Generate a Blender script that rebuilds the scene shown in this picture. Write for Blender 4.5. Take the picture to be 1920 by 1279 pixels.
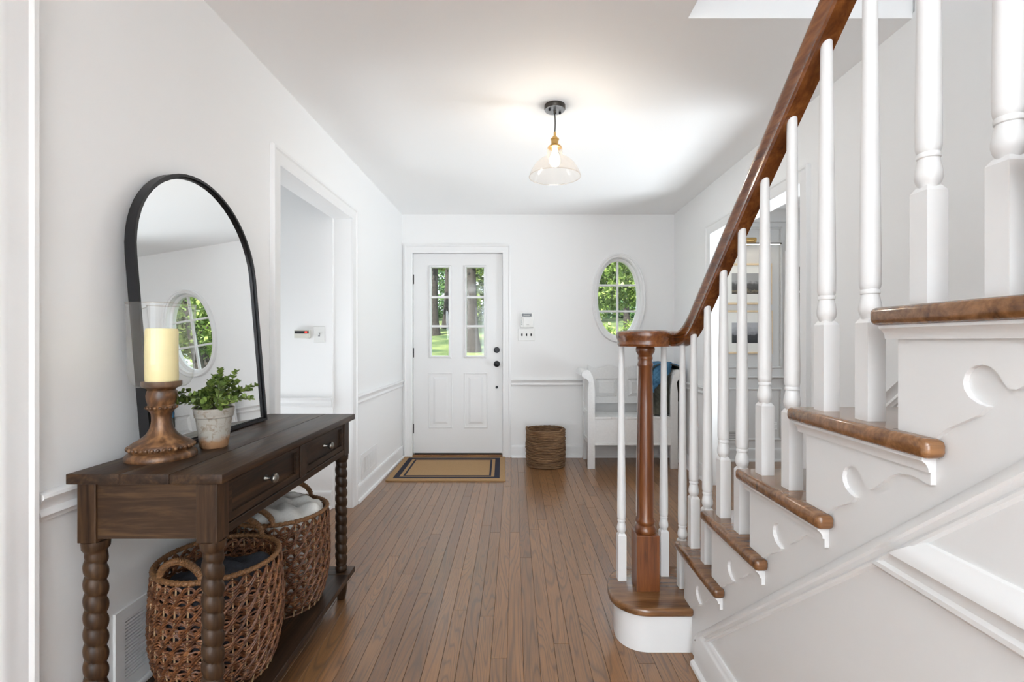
import bpy, bmesh, math, random
import numpy as np
from mathutils import Vector, Matrix

for _o in list(bpy.data.objects):
    bpy.data.objects.remove(_o)
scene = bpy.context.scene
COL = scene.collection
random.seed(7)
PI = math.pi

# ------------------------------------------------------------------ camera
EYE = 1.18
cam_d = bpy.data.cameras.new('camera')
cam_d.sensor_width = 36.0
cam_d.lens = 900.0 / 1920.0 * 36.0
cam_d.shift_x = -4.0 / 1920.0
cam_d.shift_y = 0.0
cam_d.clip_start = 0.02
cam = bpy.data.objects.new('camera', cam_d)
cam.location = (0, 0, EYE)
cam.rotation_euler = (PI / 2, 0, 0)
COL.objects.link(cam)
scene.camera = cam

# ------------------------------------------------------------------ world, sun, big lights, exposure
scene.view_settings.view_transform = 'Standard'
scene.view_settings.look = 'None'
scene.view_settings.gamma = 1.0
scene.view_settings.use_curve_mapping = False
scene.view_settings.exposure = 0.57
scene.cycles.adaptive_threshold = 0.02
scene.cycles.max_bounces = 8
scene.cycles.diffuse_bounces = 6
scene.cycles.glossy_bounces = 4
scene.cycles.caustics_reflective = False
scene.cycles.caustics_refractive = False

world = bpy.data.worlds.new('sky')
scene.world = world
world.use_nodes = True
bg = world.node_tree.nodes['Background']
bg.inputs[0].default_value = (0.80, 0.90, 1.0, 1)
bg.inputs[1].default_value = 1.8


def light(name, kind, loc, rot, energy, color=(1, 1, 1), size=None, size_y=None, **kw):
    d = bpy.data.lights.new(name, kind)
    d.energy = energy
    d.color = color
    if kind == 'AREA':
        d.shape = 'RECTANGLE'
        d.size = size
        d.size_y = size_y
    for k, v in kw.items():
        setattr(d, k, v)
    o = bpy.data.objects.new(name, d)
    o.location = loc
    o.rotation_euler = rot
    COL.objects.link(o)
    return o


def aim(o, d):
    o.rotation_euler = Vector(d).to_track_quat('-Z', 'Y').to_euler()
    return o


light('sun', 'SUN', (0, 0, 12), (math.radians(40), 0, math.radians(-25)), 11, (1.0, 0.95, 0.86), angle=math.radians(0.6))
H_CEIL = 2.465
FILL_TINT = (0.87, 0.945, 1.0)  # cool tint shared by the added fill lamps
# unseen fill lamps added behind the photographer, in dining room and hall; daylight upstairs
light('rear_fill', 'AREA', (0.1, -6.45, 1.25), (PI / 2, 0, 0), 55, FILL_TINT, 2.4, 2.3)  # added fill lamp standing in the rear wall opening
light('softbox_fill', 'AREA', (0.1, -3.2, 1.10), (PI / 2, 0, 0), 29, FILL_TINT, 2.3, 2.0)  # added softbox behind the camera, facing the hall
light('upstairs_window_daylight', 'AREA', (1.14, -0.6, 4.7), (math.radians(18), 0, 0), 0.6, (0.84, 0.92, 1.0), 0.9, 2.4)
light('dining_side_fill', 'AREA', (4.68, 2.6, 1.5), (0, math.radians(90), 0), 9, FILL_TINT, 1.6, 2.2)  # added lamp at the unseen side wall, brightens the dining room
light('hall_fill', 'AREA', (-2.6, 2.8, 1.3), (0, math.radians(-90), 0), 3, FILL_TINT, 1.6, 0.9)  # added lamp brightening the side hall
for nm, p, q, en, sx_, sy_ in (('dining_softbox', (2.75, 3.0, 0.42), (0.05, 3.75, H_CEIL), 17, 0.9, 1.1), ('hall_softbox', (-2.2, 2.80, 0.42), (0.80, 3.40, H_CEIL), 3.2, 0.8, 0.9)):  # softboxes added low in both side rooms to brighten the hall ceiling
    aim(light(nm, 'AREA', p, (0, 0, 0), en, FILL_TINT, sx_, sy_, spread=math.radians(95)), Vector(q) - Vector(p))
# unseen bounce flash added behind the photographer, shining at the ceiling
aim(light('bounce_flash', 'SPOT', (0.2, -2.5, 1.0), (0, 0, 0), 860, FILL_TINT, spot_size=math.radians(130), spot_blend=1.0, shadow_soft_size=0.30), (0, 0.25, 1.4))

# ------------------------------------------------------------------ materials
MATS = {}


def new_mat(name):
    m = bpy.data.materials.new(name)
    m.use_nodes = True
    nt = m.node_tree
    b = nt.nodes['Principled BSDF']
    MATS[name] = m
    return m, nt, b


def N(nt, typ, **kw):
    n = nt.nodes.new(typ)
    for k, v in kw.items():
        if k.startswith('i_'):
            n.inputs[k[2:].replace('_', ' ')].default_value = v
        else:
            setattr(n, k, v)
    return n


def L(nt, a, b):
    nt.links.new(a, b)


def ramp(nt, stops):
    r = nt.nodes.new('ShaderNodeValToRGB')
    el = r.color_ramp.elements
    while len(el) < len(stops):
        el.new(0.5)
    for e, (p, c) in zip(el, stops):
        e.position = p
        e.color = (*c, 1) if len(c) == 3 else c
    return r


def plain(name, col, rough=0.5, metal=0.0, bump=0.0, bscale=60.0, var=0.0, spec=None):
    m, nt, b = new_mat(name)
    b.inputs['Base Color'].default_value = (*col, 1)
    b.inputs['Roughness'].default_value = rough
    b.inputs['Metallic'].default_value = metal
    if spec is not None:
        b.inputs['Specular IOR Level'].default_value = spec
    tc = N(nt, 'ShaderNodeTexCoord')
    no = N(nt, 'ShaderNodeTexNoise')
    no.inputs['Scale'].default_value = bscale
    no.inputs['Detail'].default_value = 4
    L(nt, tc.outputs['Object'], no.inputs['Vector'])
    if var > 0:
        lo = tuple(max(0, c * (1 - var)) for c in col)
        hi = tuple(min(1, c * (1 + var)) for c in col)
        r = ramp(nt, [(0.3, lo), (0.7, hi)])
        L(nt, no.outputs['Fac'], r.inputs['Fac'])
        L(nt, r.outputs['Color'], b.inputs['Base Color'])
    if bump > 0:
        bp = N(nt, 'ShaderNodeBump')
        bp.inputs['Strength'].default_value = bump
        bp.inputs['Distance'].default_value = 0.002
        L(nt, no.outputs['Fac'], bp.inputs['Height'])
        L(nt, bp.outputs['Normal'], b.inputs['Normal'])
    return m


def wood(name, stops, axis='Y', grain=26.0, along=1.6, rough=0.35, bump=0.15, coat=0.0, blotch=0.35, world_co=False, spec=0.5):
    """grain runs along `axis`; stops are dark..light colours."""
    m, nt, b = new_mat(name)
    if world_co:
        g = N(nt, 'ShaderNodeNewGeometry')
        co = g.outputs['Position']
    else:
        tc = N(nt, 'ShaderNodeTexCoord')
        co = tc.outputs['Object']
    oi = N(nt, 'ShaderNodeObjectInfo')
    mul = N(nt, 'ShaderNodeVectorMath', operation='SCALE')
    mul.inputs[0].default_value = (13.1, 7.7, 5.3)
    L(nt, oi.outputs['Random'], mul.inputs['Scale'])
    add = N(nt, 'ShaderNodeVectorMath', operation='ADD')
    L(nt, co, add.inputs[0])
    L(nt, mul.outputs['Vector'], add.inputs[1])
    mp = N(nt, 'ShaderNodeMapping')
    sc = {'X': (along, grain, grain), 'Y': (grain, along, grain), 'Z': (grain, grain, along)}[axis]
    mp.inputs['Scale'].default_value = sc
    L(nt, add.outputs['Vector'], mp.inputs['Vector'])
    n1 = N(nt, 'ShaderNodeTexNoise')
    n1.inputs['Scale'].default_value = 1.0
    n1.inputs['Detail'].default_value = 8
    n1.inputs['Roughness'].default_value = 0.65
    n1.inputs['Distortion'].default_value = 1.2
    L(nt, mp.outputs['Vector'], n1.inputs['Vector'])
    mp2 = N(nt, 'ShaderNodeMapping')
    mp2.inputs['Scale'].default_value = tuple(s * 5 for s in sc)
    L(nt, add.outputs['Vector'], mp2.inputs['Vector'])
    n2 = N(nt, 'ShaderNodeTexNoise')
    n2.inputs['Scale'].default_value = 1.0
    n2.inputs['Detail'].default_value = 3
    L(nt, mp2.outputs['Vector'], n2.inputs['Vector'])
    mx = N(nt, 'ShaderNodeMath', operation='MULTIPLY_ADD')
    mx.inputs[1].default_value = blotch
    L(nt, n2.outputs['Fac'], mx.inputs[0])
    sub = N(nt, 'ShaderNodeMath', operation='SUBTRACT')
    L(nt, n1.outputs['Fac'], sub.inputs[0])
    sub.inputs[1].default_value = blotch * 0.5
    L(nt, sub.outputs[0], mx.inputs[2])
    k = len(stops)
    r = ramp(nt, [(0.30 + 0.40 * i / (k - 1), c) for i, c in enumerate(stops)])
    L(nt, mx.outputs[0], r.inputs['Fac'])
    hsv = N(nt, 'ShaderNodeHueSaturation')
    vr = N(nt, 'ShaderNodeMapRange')
    vr.inputs['To Min'].default_value = 0.82
    vr.inputs['To Max'].default_value = 1.16
    L(nt, oi.outputs['Random'], vr.inputs['Value'])
    L(nt, vr.outputs['Result'], hsv.inputs['Value'])
    L(nt, r.outputs['Color'], hsv.inputs['Color'])
    L(nt, hsv.outputs['Color'], b.inputs['Base Color'])
    b.inputs['Roughness'].default_value = rough
    b.inputs['Coat Weight'].default_value = coat
    b.inputs['Specular IOR Level'].default_value = spec
    b.inputs['Coat Roughness'].default_value = 0.12
    bp = N(nt, 'ShaderNodeBump')
    bp.inputs['Strength'].default_value = bump
    bp.inputs['Distance'].default_value = 0.001
    L(nt, mx.outputs[0], bp.inputs['Height'])
    L(nt, bp.outputs['Normal'], b.inputs['Normal'])
    return m


def oak_floor(name):
    m, nt, b = new_mat(name)
    g = N(nt, 'ShaderNodeNewGeometry')
    oi = N(nt, 'ShaderNodeObjectInfo')
    mul = N(nt, 'ShaderNodeVectorMath', operation='SCALE')
    mul.inputs[0].default_value = (3.7, 41.0, 9.0)
    L(nt, oi.outputs['Random'], mul.inputs['Scale'])
    add = N(nt, 'ShaderNodeVectorMath', operation='ADD')
    L(nt, g.outputs['Position'], add.inputs[0])
    L(nt, mul.outputs['Vector'], add.inputs[1])
    # cathedral figure: rings of a stretched, warped field
    mp = N(nt, 'ShaderNodeMapping')
    mp.inputs['Scale'].default_value = (9.0, 0.75, 1.0)
    L(nt, add.outputs['Vector'], mp.inputs['Vector'])
    n1 = N(nt, 'ShaderNodeTexNoise')
    n1.inputs['Scale'].default_value = 1.0
    n1.inputs['Detail'].default_value = 1.5
    n1.inputs['Distortion'].default_value = 0.5
    L(nt, mp.outputs['Vector'], n1.inputs['Vector'])
    ring = N(nt, 'ShaderNodeMath', operation='MULTIPLY')
    ring.inputs[1].default_value = 22.0
    L(nt, n1.outputs['Fac'], ring.inputs[0])
    fr = N(nt, 'ShaderNodeMath', operation='FRACT')
    L(nt, ring.outputs[0], fr.inputs[0])
    rr = ramp(nt, [(0.0, (0.40, 0.40, 0.40)), (0.18, (0.85, 0.85, 0.85)), (0.75, (1, 1, 1)), (1.0, (0.40, 0.40, 0.40))])
    L(nt, fr.outputs[0], rr.inputs['Fac'])
    mp2 = N(nt, 'ShaderNodeMapping')
    mp2.inputs['Scale'].default_value = (260.0, 7.0, 1.0)
    L(nt, add.outputs['Vector'], mp2.inputs['Vector'])
    n2 = N(nt, 'ShaderNodeTexNoise')
    n2.inputs['Scale'].default_value = 1.0
    n2.inputs['Detail'].default_value = 4
    L(nt, mp2.outputs['Vector'], n2.inputs['Vector'])
    r2 = ramp(nt, [(0.35, (0.55, 0.55, 0.55)), (0.6, (1, 1, 1))])
    L(nt, n2.outputs['Fac'], r2.inputs['Fac'])
    mm = N(nt, 'ShaderNodeMix', data_type='RGBA', blend_type='MULTIPLY')
    mm.inputs[0].default_value = 0.75
    L(nt, rr.outputs['Color'], mm.inputs[6])
    L(nt, r2.outputs['Color'], mm.inputs[7])
    tone = ramp(nt, [(0.0, (0.205, 0.092, 0.034)), (0.35, (0.270, 0.130, 0.050)), (0.7, (0.315, 0.146, 0.053)), (1.0, (0.235, 0.114, 0.046))])
    L(nt, oi.outputs['Random'], tone.inputs['Fac'])
    dark = N(nt, 'ShaderNodeMix', data_type='RGBA')
    dark.inputs[6].default_value = (0.085, 0.052, 0.032, 1)
    L(nt, mm.outputs[2], dark.inputs[0])
    L(nt, tone.outputs['Color'], dark.inputs[7])
    L(nt, dark.outputs[2], b.inputs['Base Color'])
    b.inputs['Coat Weight'].default_value = 0.4
    b.inputs['Coat Roughness'].default_value = 0.2
    b.inputs['Coat IOR'].default_value = 1.6
    b.inputs['Roughness'].default_value = 0.32
    bp = N(nt, 'ShaderNodeBump')
    bp.inputs['Strength'].default_value = 0.12
    bp.inputs['Distance'].default_value = 0.0008
    L(nt, mm.outputs[2], bp.inputs['Height'])
    L(nt, bp.outputs['Normal'], b.inputs['Normal'])
    return m


plain('wall_paint', (0.87, 0.87, 0.868), 0.55)
plain('ceiling_paint', (0.92, 0.92, 0.918), 0.7)
plain('trim_paint', (0.83, 0.83, 0.83), 0.32)
plain('stair_paint', (0.76, 0.76, 0.757), 0.42)
plain('dining_paint', (0.62, 0.61, 0.595), 0.5)
plain('door_paint', (0.80, 0.80, 0.80), 0.35)
plain('bench_paint', (0.78, 0.78, 0.775), 0.45, bump=0.1, bscale=60, var=0.03)
plain('plastic_white', (0.80, 0.80, 0.78), 0.35)
plain('plastic_cream', (0.70, 0.69, 0.62), 0.4)
plain('black_metal', (0.022, 0.022, 0.024), 0.38, metal=0.6)
plain('dark_bronze', (0.07, 0.062, 0.055), 0.35, metal=0.85)
plain('pewter', (0.23, 0.22, 0.20), 0.3, metal=0.9, var=0.25, bscale=90)
plain('brass', (0.62, 0.40, 0.15), 0.28, metal=0.95, var=0.12, bscale=120)
plain('steel_grey', (0.45, 0.46, 0.47), 0.3, metal=0.8)
plain('dark_slot', (0.015, 0.015, 0.015), 0.8)
plain('display_black', (0.02, 0.02, 0.022), 0.2)
plain('grey_print', (0.30, 0.30, 0.30), 0.5)
plain('wax', (0.86, 0.74, 0.38), 0.45, bump=0.08, bscale=18, var=0.06)
plain('coir', (0.40, 0.245, 0.115), 0.95, bump=0.9, bscale=420, var=0.22)
plain('coir_navy', (0.012, 0.012, 0.028), 0.95, bump=0.9, bscale=420, var=0.3)
plain('wicker_rope', (0.17, 0.078, 0.028), 0.55, bump=0.3, bscale=160, var=0.35)
plain('wicker_light', (0.30, 0.19, 0.10), 0.6, bump=0.3, bscale=200, var=0.25)
plain('dark_cloth', (0.022, 0.024, 0.032), 0.9, bump=0.4, bscale=150, var=0.3)
plain('white_cloth', (0.66, 0.65, 0.62), 0.9, bump=0.4, bscale=120, var=0.07)
plain('soil', (0.03, 0.02, 0.012), 0.95, bump=0.8, bscale=120, var=0.4)
plain('stem_green', (0.12, 0.13, 0.05), 0.6)
plain('oak_frame', (0.72, 0.56, 0.36), 0.45, var=0.08, bscale=30)
plain('mat_board', (0.80, 0.78, 0.73), 0.8)
plain('linen_shade', (0.82, 0.81, 0.79), 0.85, bump=0.2, bscale=300)
plain('bark', (0.034, 0.029, 0.026), 0.95, bump=1.0, bscale=14, var=0.55)
plain('blossom', (0.75, 0.16, 0.42), 0.6, var=0.3, bscale=9)
plain('wire_black', (0.02, 0.018, 0.016), 0.6)
oak_floor('oak_strip')
wood('console_wood', [(0.012, 0.006, 0.003), (0.032, 0.016, 0.008), (0.080, 0.042, 0.019)], 'Y', 22, 1.5, 0.42, 0.35, spec=0.28)
wood('console_wood_side', [(0.014, 0.007, 0.0035), (0.038, 0.019, 0.009), (0.088, 0.047, 0.021)], 'X', 22, 2.0, 0.45, 0.35, spec=0.28)
wood('console_wood_post', [(0.016, 0.008, 0.004), (0.042, 0.021, 0.010), (0.085, 0.045, 0.021)], 'Z', 24, 2.0, 0.4, 0.25, spec=0.28)
wood('stair_wood', [(0.085, 0.025, 0.007), (0.190, 0.060, 0.015), (0.310, 0.110, 0.028)], 'Y', 20, 1.6, 0.25, 0.12, coat=0.3)
wood('newel_wood', [(0.060, 0.018, 0.006), (0.140, 0.042, 0.012), (0.215, 0.076, 0.020)], 'Z', 20, 1.4, 0.28, 0.12, coat=0.3)
wood('tread_wood', [(0.085, 0.036, 0.014), (0.185, 0.082, 0.030), (0.300, 0.145, 0.058)], 'X', 24, 2.0, 0.2, 0.12, coat=0.4)
wood('bullnose_wood', [(0.085, 0.036, 0.014), (0.185, 0.082, 0.030), (0.300, 0.145, 0.058)], 'X', 24, 2.0, 0.18, 0.12, coat=0.4)
wood('candle_wood', [(0.022, 0.009, 0.004), (0.105, 0.045, 0.017), (0.300, 0.150, 0.062)], 'Z', 14, 7.0, 0.35, 0.3)
wood('wicker_weave', [(0.022, 0.007, 0.003), (0.115, 0.040, 0.014), (0.300, 0.130, 0.050)], 'Z', 60, 60, 0.5, 0.4)
wood('coil_weave', [(0.050, 0.022, 0.009), (0.155, 0.078, 0.032), (0.290, 0.170, 0.080)], 'Z', 9, 110, 0.7, 0.6)


def pot_material():
    m, nt, b = new_mat('aged_terracotta')
    tc = N(nt, 'ShaderNodeTexCoord')
    sp = N(nt, 'ShaderNodeSeparateXYZ')
    L(nt, tc.outputs['Object'], sp.inputs['Vector'])
    no = N(nt, 'ShaderNodeTexNoise')
    no.inputs['Scale'].default_value = 28
    no.inputs['Detail'].default_value = 6
    L(nt, tc.outputs['Object'], no.inputs['Vector'])
    ma = N(nt, 'ShaderNodeMath', operation='MULTIPLY_ADD')
    ma.inputs[1].default_value = 0.045
    L(nt, no.outputs['Fac'], ma.inputs[0])
    L(nt, sp.outputs['Z'], ma.inputs[2])
    r = ramp(nt, [(0.046, (0.33, 0.175, 0.085)), (0.060, (0.36, 0.335, 0.295))])
    L(nt, ma.outputs[0], r.inputs['Fac'])
    n2 = N(nt, 'ShaderNodeTexNoise')
    n2.inputs['Scale'].default_value = 45
    n2.inputs['Detail'].default_value = 8
    n2.inputs['Distortion'].default_value = 1.5
    L(nt, tc.outputs['Object'], n2.inputs['Vector'])
    r2 = ramp(nt, [(0.30, (0.55, 0.42, 0.30)), (0.46, (1, 1, 1))])
    L(nt, n2.outputs['Fac'], r2.inputs['Fac'])
    mm = N(nt, 'ShaderNodeMix', data_type='RGBA', blend_type='MULTIPLY')
    mm.inputs[0].default_value = 0.8
    L(nt, r.outputs['Color'], mm.inputs[6])
    L(nt, r2.outputs['Color'], mm.inputs[7])
    L(nt, mm.outputs[2], b.inputs['Base Color'])
    b.inputs['Roughness'].default_value = 0.85
    bp = N(nt, 'ShaderNodeBump')
    bp.inputs['Strength'].default_value = 0.4
    bp.inputs['Distance'].default_value = 0.002
    L(nt, n2.outputs['Fac'], bp.inputs['Height'])
    L(nt, bp.outputs['Normal'], b.inputs['Normal'])


pot_material()


def leaf_material(name, stops, transl=0.35, rough=0.45):
    m, nt, b = new_mat(name)
    g = N(nt, 'ShaderNodeNewGeometry')
    r = ramp(nt, stops)
    L(nt, g.outputs['Random Per Island'], r.inputs['Fac'])
    L(nt, r.outputs['Color'], b.inputs['Base Color'])
    b.inputs['Roughness'].default_value = rough
    tr = N(nt, 'ShaderNodeBsdfTranslucent')
    L(nt, r.outputs['Color'], tr.inputs['Color'])
    mx = N(nt, 'ShaderNodeMixShader')
    mx.inputs[0].default_value = transl
    out = nt.nodes['Material Output']
    L(nt, b.outputs[0], mx.inputs[1])
    L(nt, tr.outputs[0], mx.inputs[2])
    L(nt, mx.outputs[0], out.inputs['Surface'])
    return m


leaf_material('plant_leaf', [(0.0, (0.055, 0.10, 0.022)), (0.5, (0.14, 0.21, 0.045)), (0.85, (0.26, 0.36, 0.08)), (1.0, (0.42, 0.52, 0.15))], 0.2)
leaf_material('tree_leaf', [(0.0, (0.07, 0.13, 0.03)), (0.5, (0.19, 0.29, 0.07)), (1.0, (0.44, 0.54, 0.17))], 0.4)
leaf_material('tree_leaf_cool', [(0.0, (0.05, 0.13, 0.05)), (0.5, (0.12, 0.25, 0.09)), (1.0, (0.30, 0.45, 0.18))], 0.4)
leaf_material('shrub_leaf', [(0.0, (0.02, 0.06, 0.015)), (0.6, (0.06, 0.13, 0.03)), (1.0, (0.14, 0.22, 0.05))], 0.3)


def lawn_material():
    m, nt, b = new_mat('lawn_grass')
    g = N(nt, 'ShaderNodeNewGeometry')
    n1 = N(nt, 'ShaderNodeTexNoise')
    n1.inputs['Scale'].default_value = 1.1
    n1.inputs['Detail'].default_value = 6
    L(nt, g.outputs['Position'], n1.inputs['Vector'])
    r = ramp(nt, [(0.38, (0.028, 0.060, 0.014)), (0.62, (0.13, 0.165, 0.05))])
    L(nt, n1.outputs['Fac'], r.inputs['Fac'])
    L(nt, r.outputs['Color'], b.inputs['Base Color'])
    b.inputs['Roughness'].default_value = 0.9


lawn_material()


def glass_material(name, rough=0.0, tint=(1, 1, 1), fres=0.10, haze=None):
    """thin clear pane: mostly transparent, with a mirror reflection that grows at grazing angles"""
    m, nt, b = new_mat(name)
    nt.nodes.remove(b)
    out = nt.nodes['Material Output']
    tr = N(nt, 'ShaderNodeBsdfTransparent')
    tr.inputs['Color'].default_value = (*tint, 1)
    gl = N(nt, 'ShaderNodeBsdfGlossy')
    gl.inputs['Roughness'].default_value = rough
    lw = N(nt, 'ShaderNodeLayerWeight')
    lw.inputs['Blend'].default_value = 0.5
    pw = N(nt, 'ShaderNodeMath', operation='POWER')
    pw.inputs[1].default_value = 4.0
    L(nt, lw.outputs['Facing'], pw.inputs[0])
    fa = N(nt, 'ShaderNodeMath', operation='MULTIPLY_ADD')
    fa.inputs[1].default_value = fres
    fa.inputs[2].default_value = 0.03
    L(nt, pw.outputs[0], fa.inputs[0])
    mx = N(nt, 'ShaderNodeMixShader')
    L(nt, fa.outputs[0], mx.inputs[0])
    L(nt, tr.outputs[0], mx.inputs[1])
    L(nt, gl.outputs[0], mx.inputs[2])
    last = mx
    if haze:
        df = N(nt, 'ShaderNodeBsdfTranslucent')
        df.inputs['Color'].default_value = (0.9, 0.88, 0.85, 1)
        d2 = N(nt, 'ShaderNodeBsdfDiffuse')
        d2.inputs['Color'].default_value = (0.9, 0.88, 0.85, 1)
        ad = N(nt, 'ShaderNodeMixShader')
        ad.inputs[0].default_value = 0.5
        L(nt, df.outputs[0], ad.inputs[1])
        L(nt, d2.outputs[0], ad.inputs[2])
        m2 = N(nt, 'ShaderNodeMixShader')
        m2.inputs[0].default_value = haze
        L(nt, mx.outputs[0], m2.inputs[1])
        L(nt, ad.outputs[0], m2.inputs[2])
        last = m2
    L(nt, last.outputs[0], out.inputs['Surface'])
    return m


glass_material('window_glass', 0.0, (0.98, 0.99, 0.985), 0.6)
glass_material('hurricane_glass', 0.02, (0.985, 0.99, 0.99), 0.5, haze=0.085)
glass_material('shade_glass', 0.05, (0.90, 0.865, 0.835), 0.45, haze=0.022)

m, nt, b = new_mat('mirror_silver')
b.inputs['Base Color'].default_value = (0.93, 0.94, 0.94, 1)
b.inputs['Metallic'].default_value = 1.0
b.inputs['Roughness'].default_value = 0.0

m, nt, b = new_mat('bulb_glow')
b.inputs['Base Color'].default_value = (1, 0.9, 0.75, 1)
b.inputs['Emission Color'].default_value = (1.0, 0.80, 0.52, 1)
b.inputs['Emission Strength'].default_value = 26.0

m, nt, b = new_mat('picture_lamp_glow')
b.inputs['Base Color'].default_value = (1, 0.9, 0.75, 1)
b.inputs['Emission Color'].default_value = (1.0, 0.85, 0.62, 1)
b.inputs['Emission Strength'].default_value = 8.0

m, nt, b = new_mat('red_led')
b.inputs['Base Color'].default_value = (0.5, 0.02, 0.02, 1)
b.inputs['Emission Color'].default_value = (1.0, 0.05, 0.03, 1)
b.inputs['Emission Strength'].default_value = 0.9

m, nt, b = new_mat('lcd_text')
b.inputs['Base Color'].default_value = (0.7, 0.72, 0.7, 1)


def quilt_material(name, c1, c2, line):
    m, nt, b = new_mat(name)
    tc = N(nt, 'ShaderNodeTexCoord')
    n = N(nt, 'ShaderNodeTexNoise')
    n.inputs['Scale'].default_value = 14
    L(nt, tc.outputs['Object'], n.inputs['Vector'])
    r = ramp(nt, [(0.35, c1), (0.65, c2)])
    L(nt, n.outputs['Fac'], r.inputs['Fac'])
    L(nt, r.outputs['Color'], b.inputs['Base Color'])
    b.inputs['Roughness'].default_value = 0.85
    bp = N(nt, 'ShaderNodeBump')
    bp.inputs['Strength'].default_value = 0.3
    L(nt, n.outputs['Fac'], bp.inputs['Height'])
    L(nt, bp.outputs['Normal'], b.inputs['Normal'])


quilt_material('quilt_blue', (0.030, 0.105, 0.20), (0.075, 0.22, 0.36), None)
quilt_material('quilt_olive', (0.045, 0.048, 0.038), (0.085, 0.085, 0.066), None)


def photo_print(name, seed):
    """grey landscape print: pale sky, dark low ground, a darker stand of trees"""
    m, nt, b = new_mat(name)
    tc = N(nt, 'ShaderNodeTexCoord')
    sp = N(nt, 'ShaderNodeSeparateXYZ')
    L(nt, tc.outputs['Generated'], sp.inputs['Vector'])
    n = N(nt, 'ShaderNodeTexNoise')
    n.inputs['Scale'].default_value = 5 + seed
    n.inputs['Detail'].default_value = 6
    L(nt, tc.outputs['Generated'], n.inputs['Vector'])
    ma = N(nt, 'ShaderNodeMath', operation='MULTIPLY_ADD')
    ma.inputs[1].default_value = 0.45
    L(nt, n.outputs['Fac'], ma.inputs[0])
    L(nt, sp.outputs['Z'], ma.inputs[2])
    if seed:
        st = [(0.30, (0.025, 0.025, 0.027)), (0.62, (0.05, 0.05, 0.052)), (0.68, (0.22, 0.22, 0.23)), (1.0, (0.42, 0.42, 0.43))]
    else:
        st = [(0.22, (0.04, 0.035, 0.03)), (0.38, (0.20, 0.16, 0.11)), (0.45, (0.06, 0.055, 0.05)), (0.72, (0.10, 0.095, 0.09)), (0.85, (0.36, 0.35, 0.34))]
    r = ramp(nt, st)
    L(nt, ma.outputs[0], r.inputs['Fac'])
    L(nt, r.outputs['Color'], b.inputs['Base Color'])
    b.inputs['Roughness'].default_value = 0.6


photo_print('print_field', 0)
photo_print('print_shore', 1)

# ------------------------------------------------------------------ mesh helpers
OFF = {}


class MB:
    def __init__(self):
        self.v = []
        self.f = []

    def add(self, vs, fs):
        n = len(self.v)
        self.v.extend([tuple(p) for p in vs])
        self.f.extend([tuple(i + n for i in f) for f in fs])
        return self

    def box(self, x0, x1, y0, y1, z0, z1):
        vs = [(x0, y0, z0), (x1, y0, z0), (x1, y1, z0), (x0, y1, z0), (x0, y0, z1), (x1, y0, z1), (x1, y1, z1), (x0, y1, z1)]
        fs = [(3, 2, 1, 0), (4, 5, 6, 7), (0, 1, 5, 4), (1, 2, 6, 5), (2, 3, 7, 6), (3, 0, 4, 7)]
        return self.add(vs, fs)

    def lathe(self, prof, c=(0, 0, 0), n=24, cap=True, fn=None):
        vs, fs = [], []
        k = len(prof)
        for i in range(n):
            a = 2 * PI * i / n
            for (r, z) in prof:
                rr = fn(r, z, a) if fn else r
                vs.append((c[0] + rr * math.cos(a), c[1] + rr * math.sin(a), c[2] + z))
        for i in range(n):
            j = (i + 1) % n
            for q in range(k - 1):
                fs.append((i * k + q, j * k + q, j * k + q + 1, i * k + q + 1))
        if cap:
            fs.append(tuple(i * k for i in range(n))[::-1])
            fs.append(tuple(i * k + k - 1 for i in range(n)))
        return self.add(vs, fs)

    def sweep(self, path, prof, up=(0, 0, 1), cap=True, closed=False, miter=False, scale=None):
        """prof: closed list of (a, b): a along side = t x up, b along the lifted up."""
        P = [Vector(p) for p in path]
        U = Vector(up)
        n = len(P)
        k = len(prof)
        vs, fs = [], []
        for i, p in enumerate(P):
            if closed:
                t1 = (P[i] - P[i - 1]).normalized()
                t2 = (P[(i + 1) % n] - P[i]).normalized()
            else:
                t1 = (P[i] - P[i - 1]).normalized() if i > 0 else (P[1] - P[0]).normalized()
                t2 = (P[i + 1] - P[i]).normalized() if i < n - 1 else t1
            t = (t1 + t2)
            t = t.normalized() if t.length > 1e-6 else t1
            s = t.cross(U)
            s.normalize()
            u = s.cross(t).normalized()
            m = 1.0
            if miter:
                m = 1.0 / max(0.3, t.dot(t1))
            sc = scale[i] if scale else 1.0
            for (a, bb) in prof:
                vs.append(p + s * (a * m * sc) + u * (bb * sc))
        rng = n if closed else n - 1
        for i in range(rng):
            j = (i + 1) % n
            for q in range(k):
                r = (q + 1) % k
                fs.append((i * k + q, i * k + r, j * k + r, j * k + q))
        if cap and not closed:
            fs.append(tuple(range(k))[::-1])
            fs.append(tuple((n - 1) * k + q for q in range(k)))
        return self.add(vs, fs)

    def tube(self, path, r, n=8, up=(0, 0, 1), closed=False, scale=None):
        prof = [(r * math.cos(2 * PI * i / n), r * math.sin(2 * PI * i / n)) for i in range(n)]
        return self.sweep(path, prof, up, True, closed, False, scale)

    def poly(self, pts, axis, a, b):
        """extrude a 2D polygon between a and b along axis. pts: X:(y,z) Y:(x,z) Z:(x,y)"""
        def mk(p, w):
            return {'X': (w, p[0], p[1]), 'Y': (p[0], w, p[1]), 'Z': (p[0], p[1], w)}[axis]
        n = len(pts)
        vs = [mk(p, a) for p in pts] + [mk(p, b) for p in pts]
        fs = [tuple(range(n))[::-1], tuple(range(n, 2 * n))]
        for i in range(n):
            j = (i + 1) % n
            fs.append((i, j, n + j, n + i))
        return self.add(vs, fs)


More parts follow.
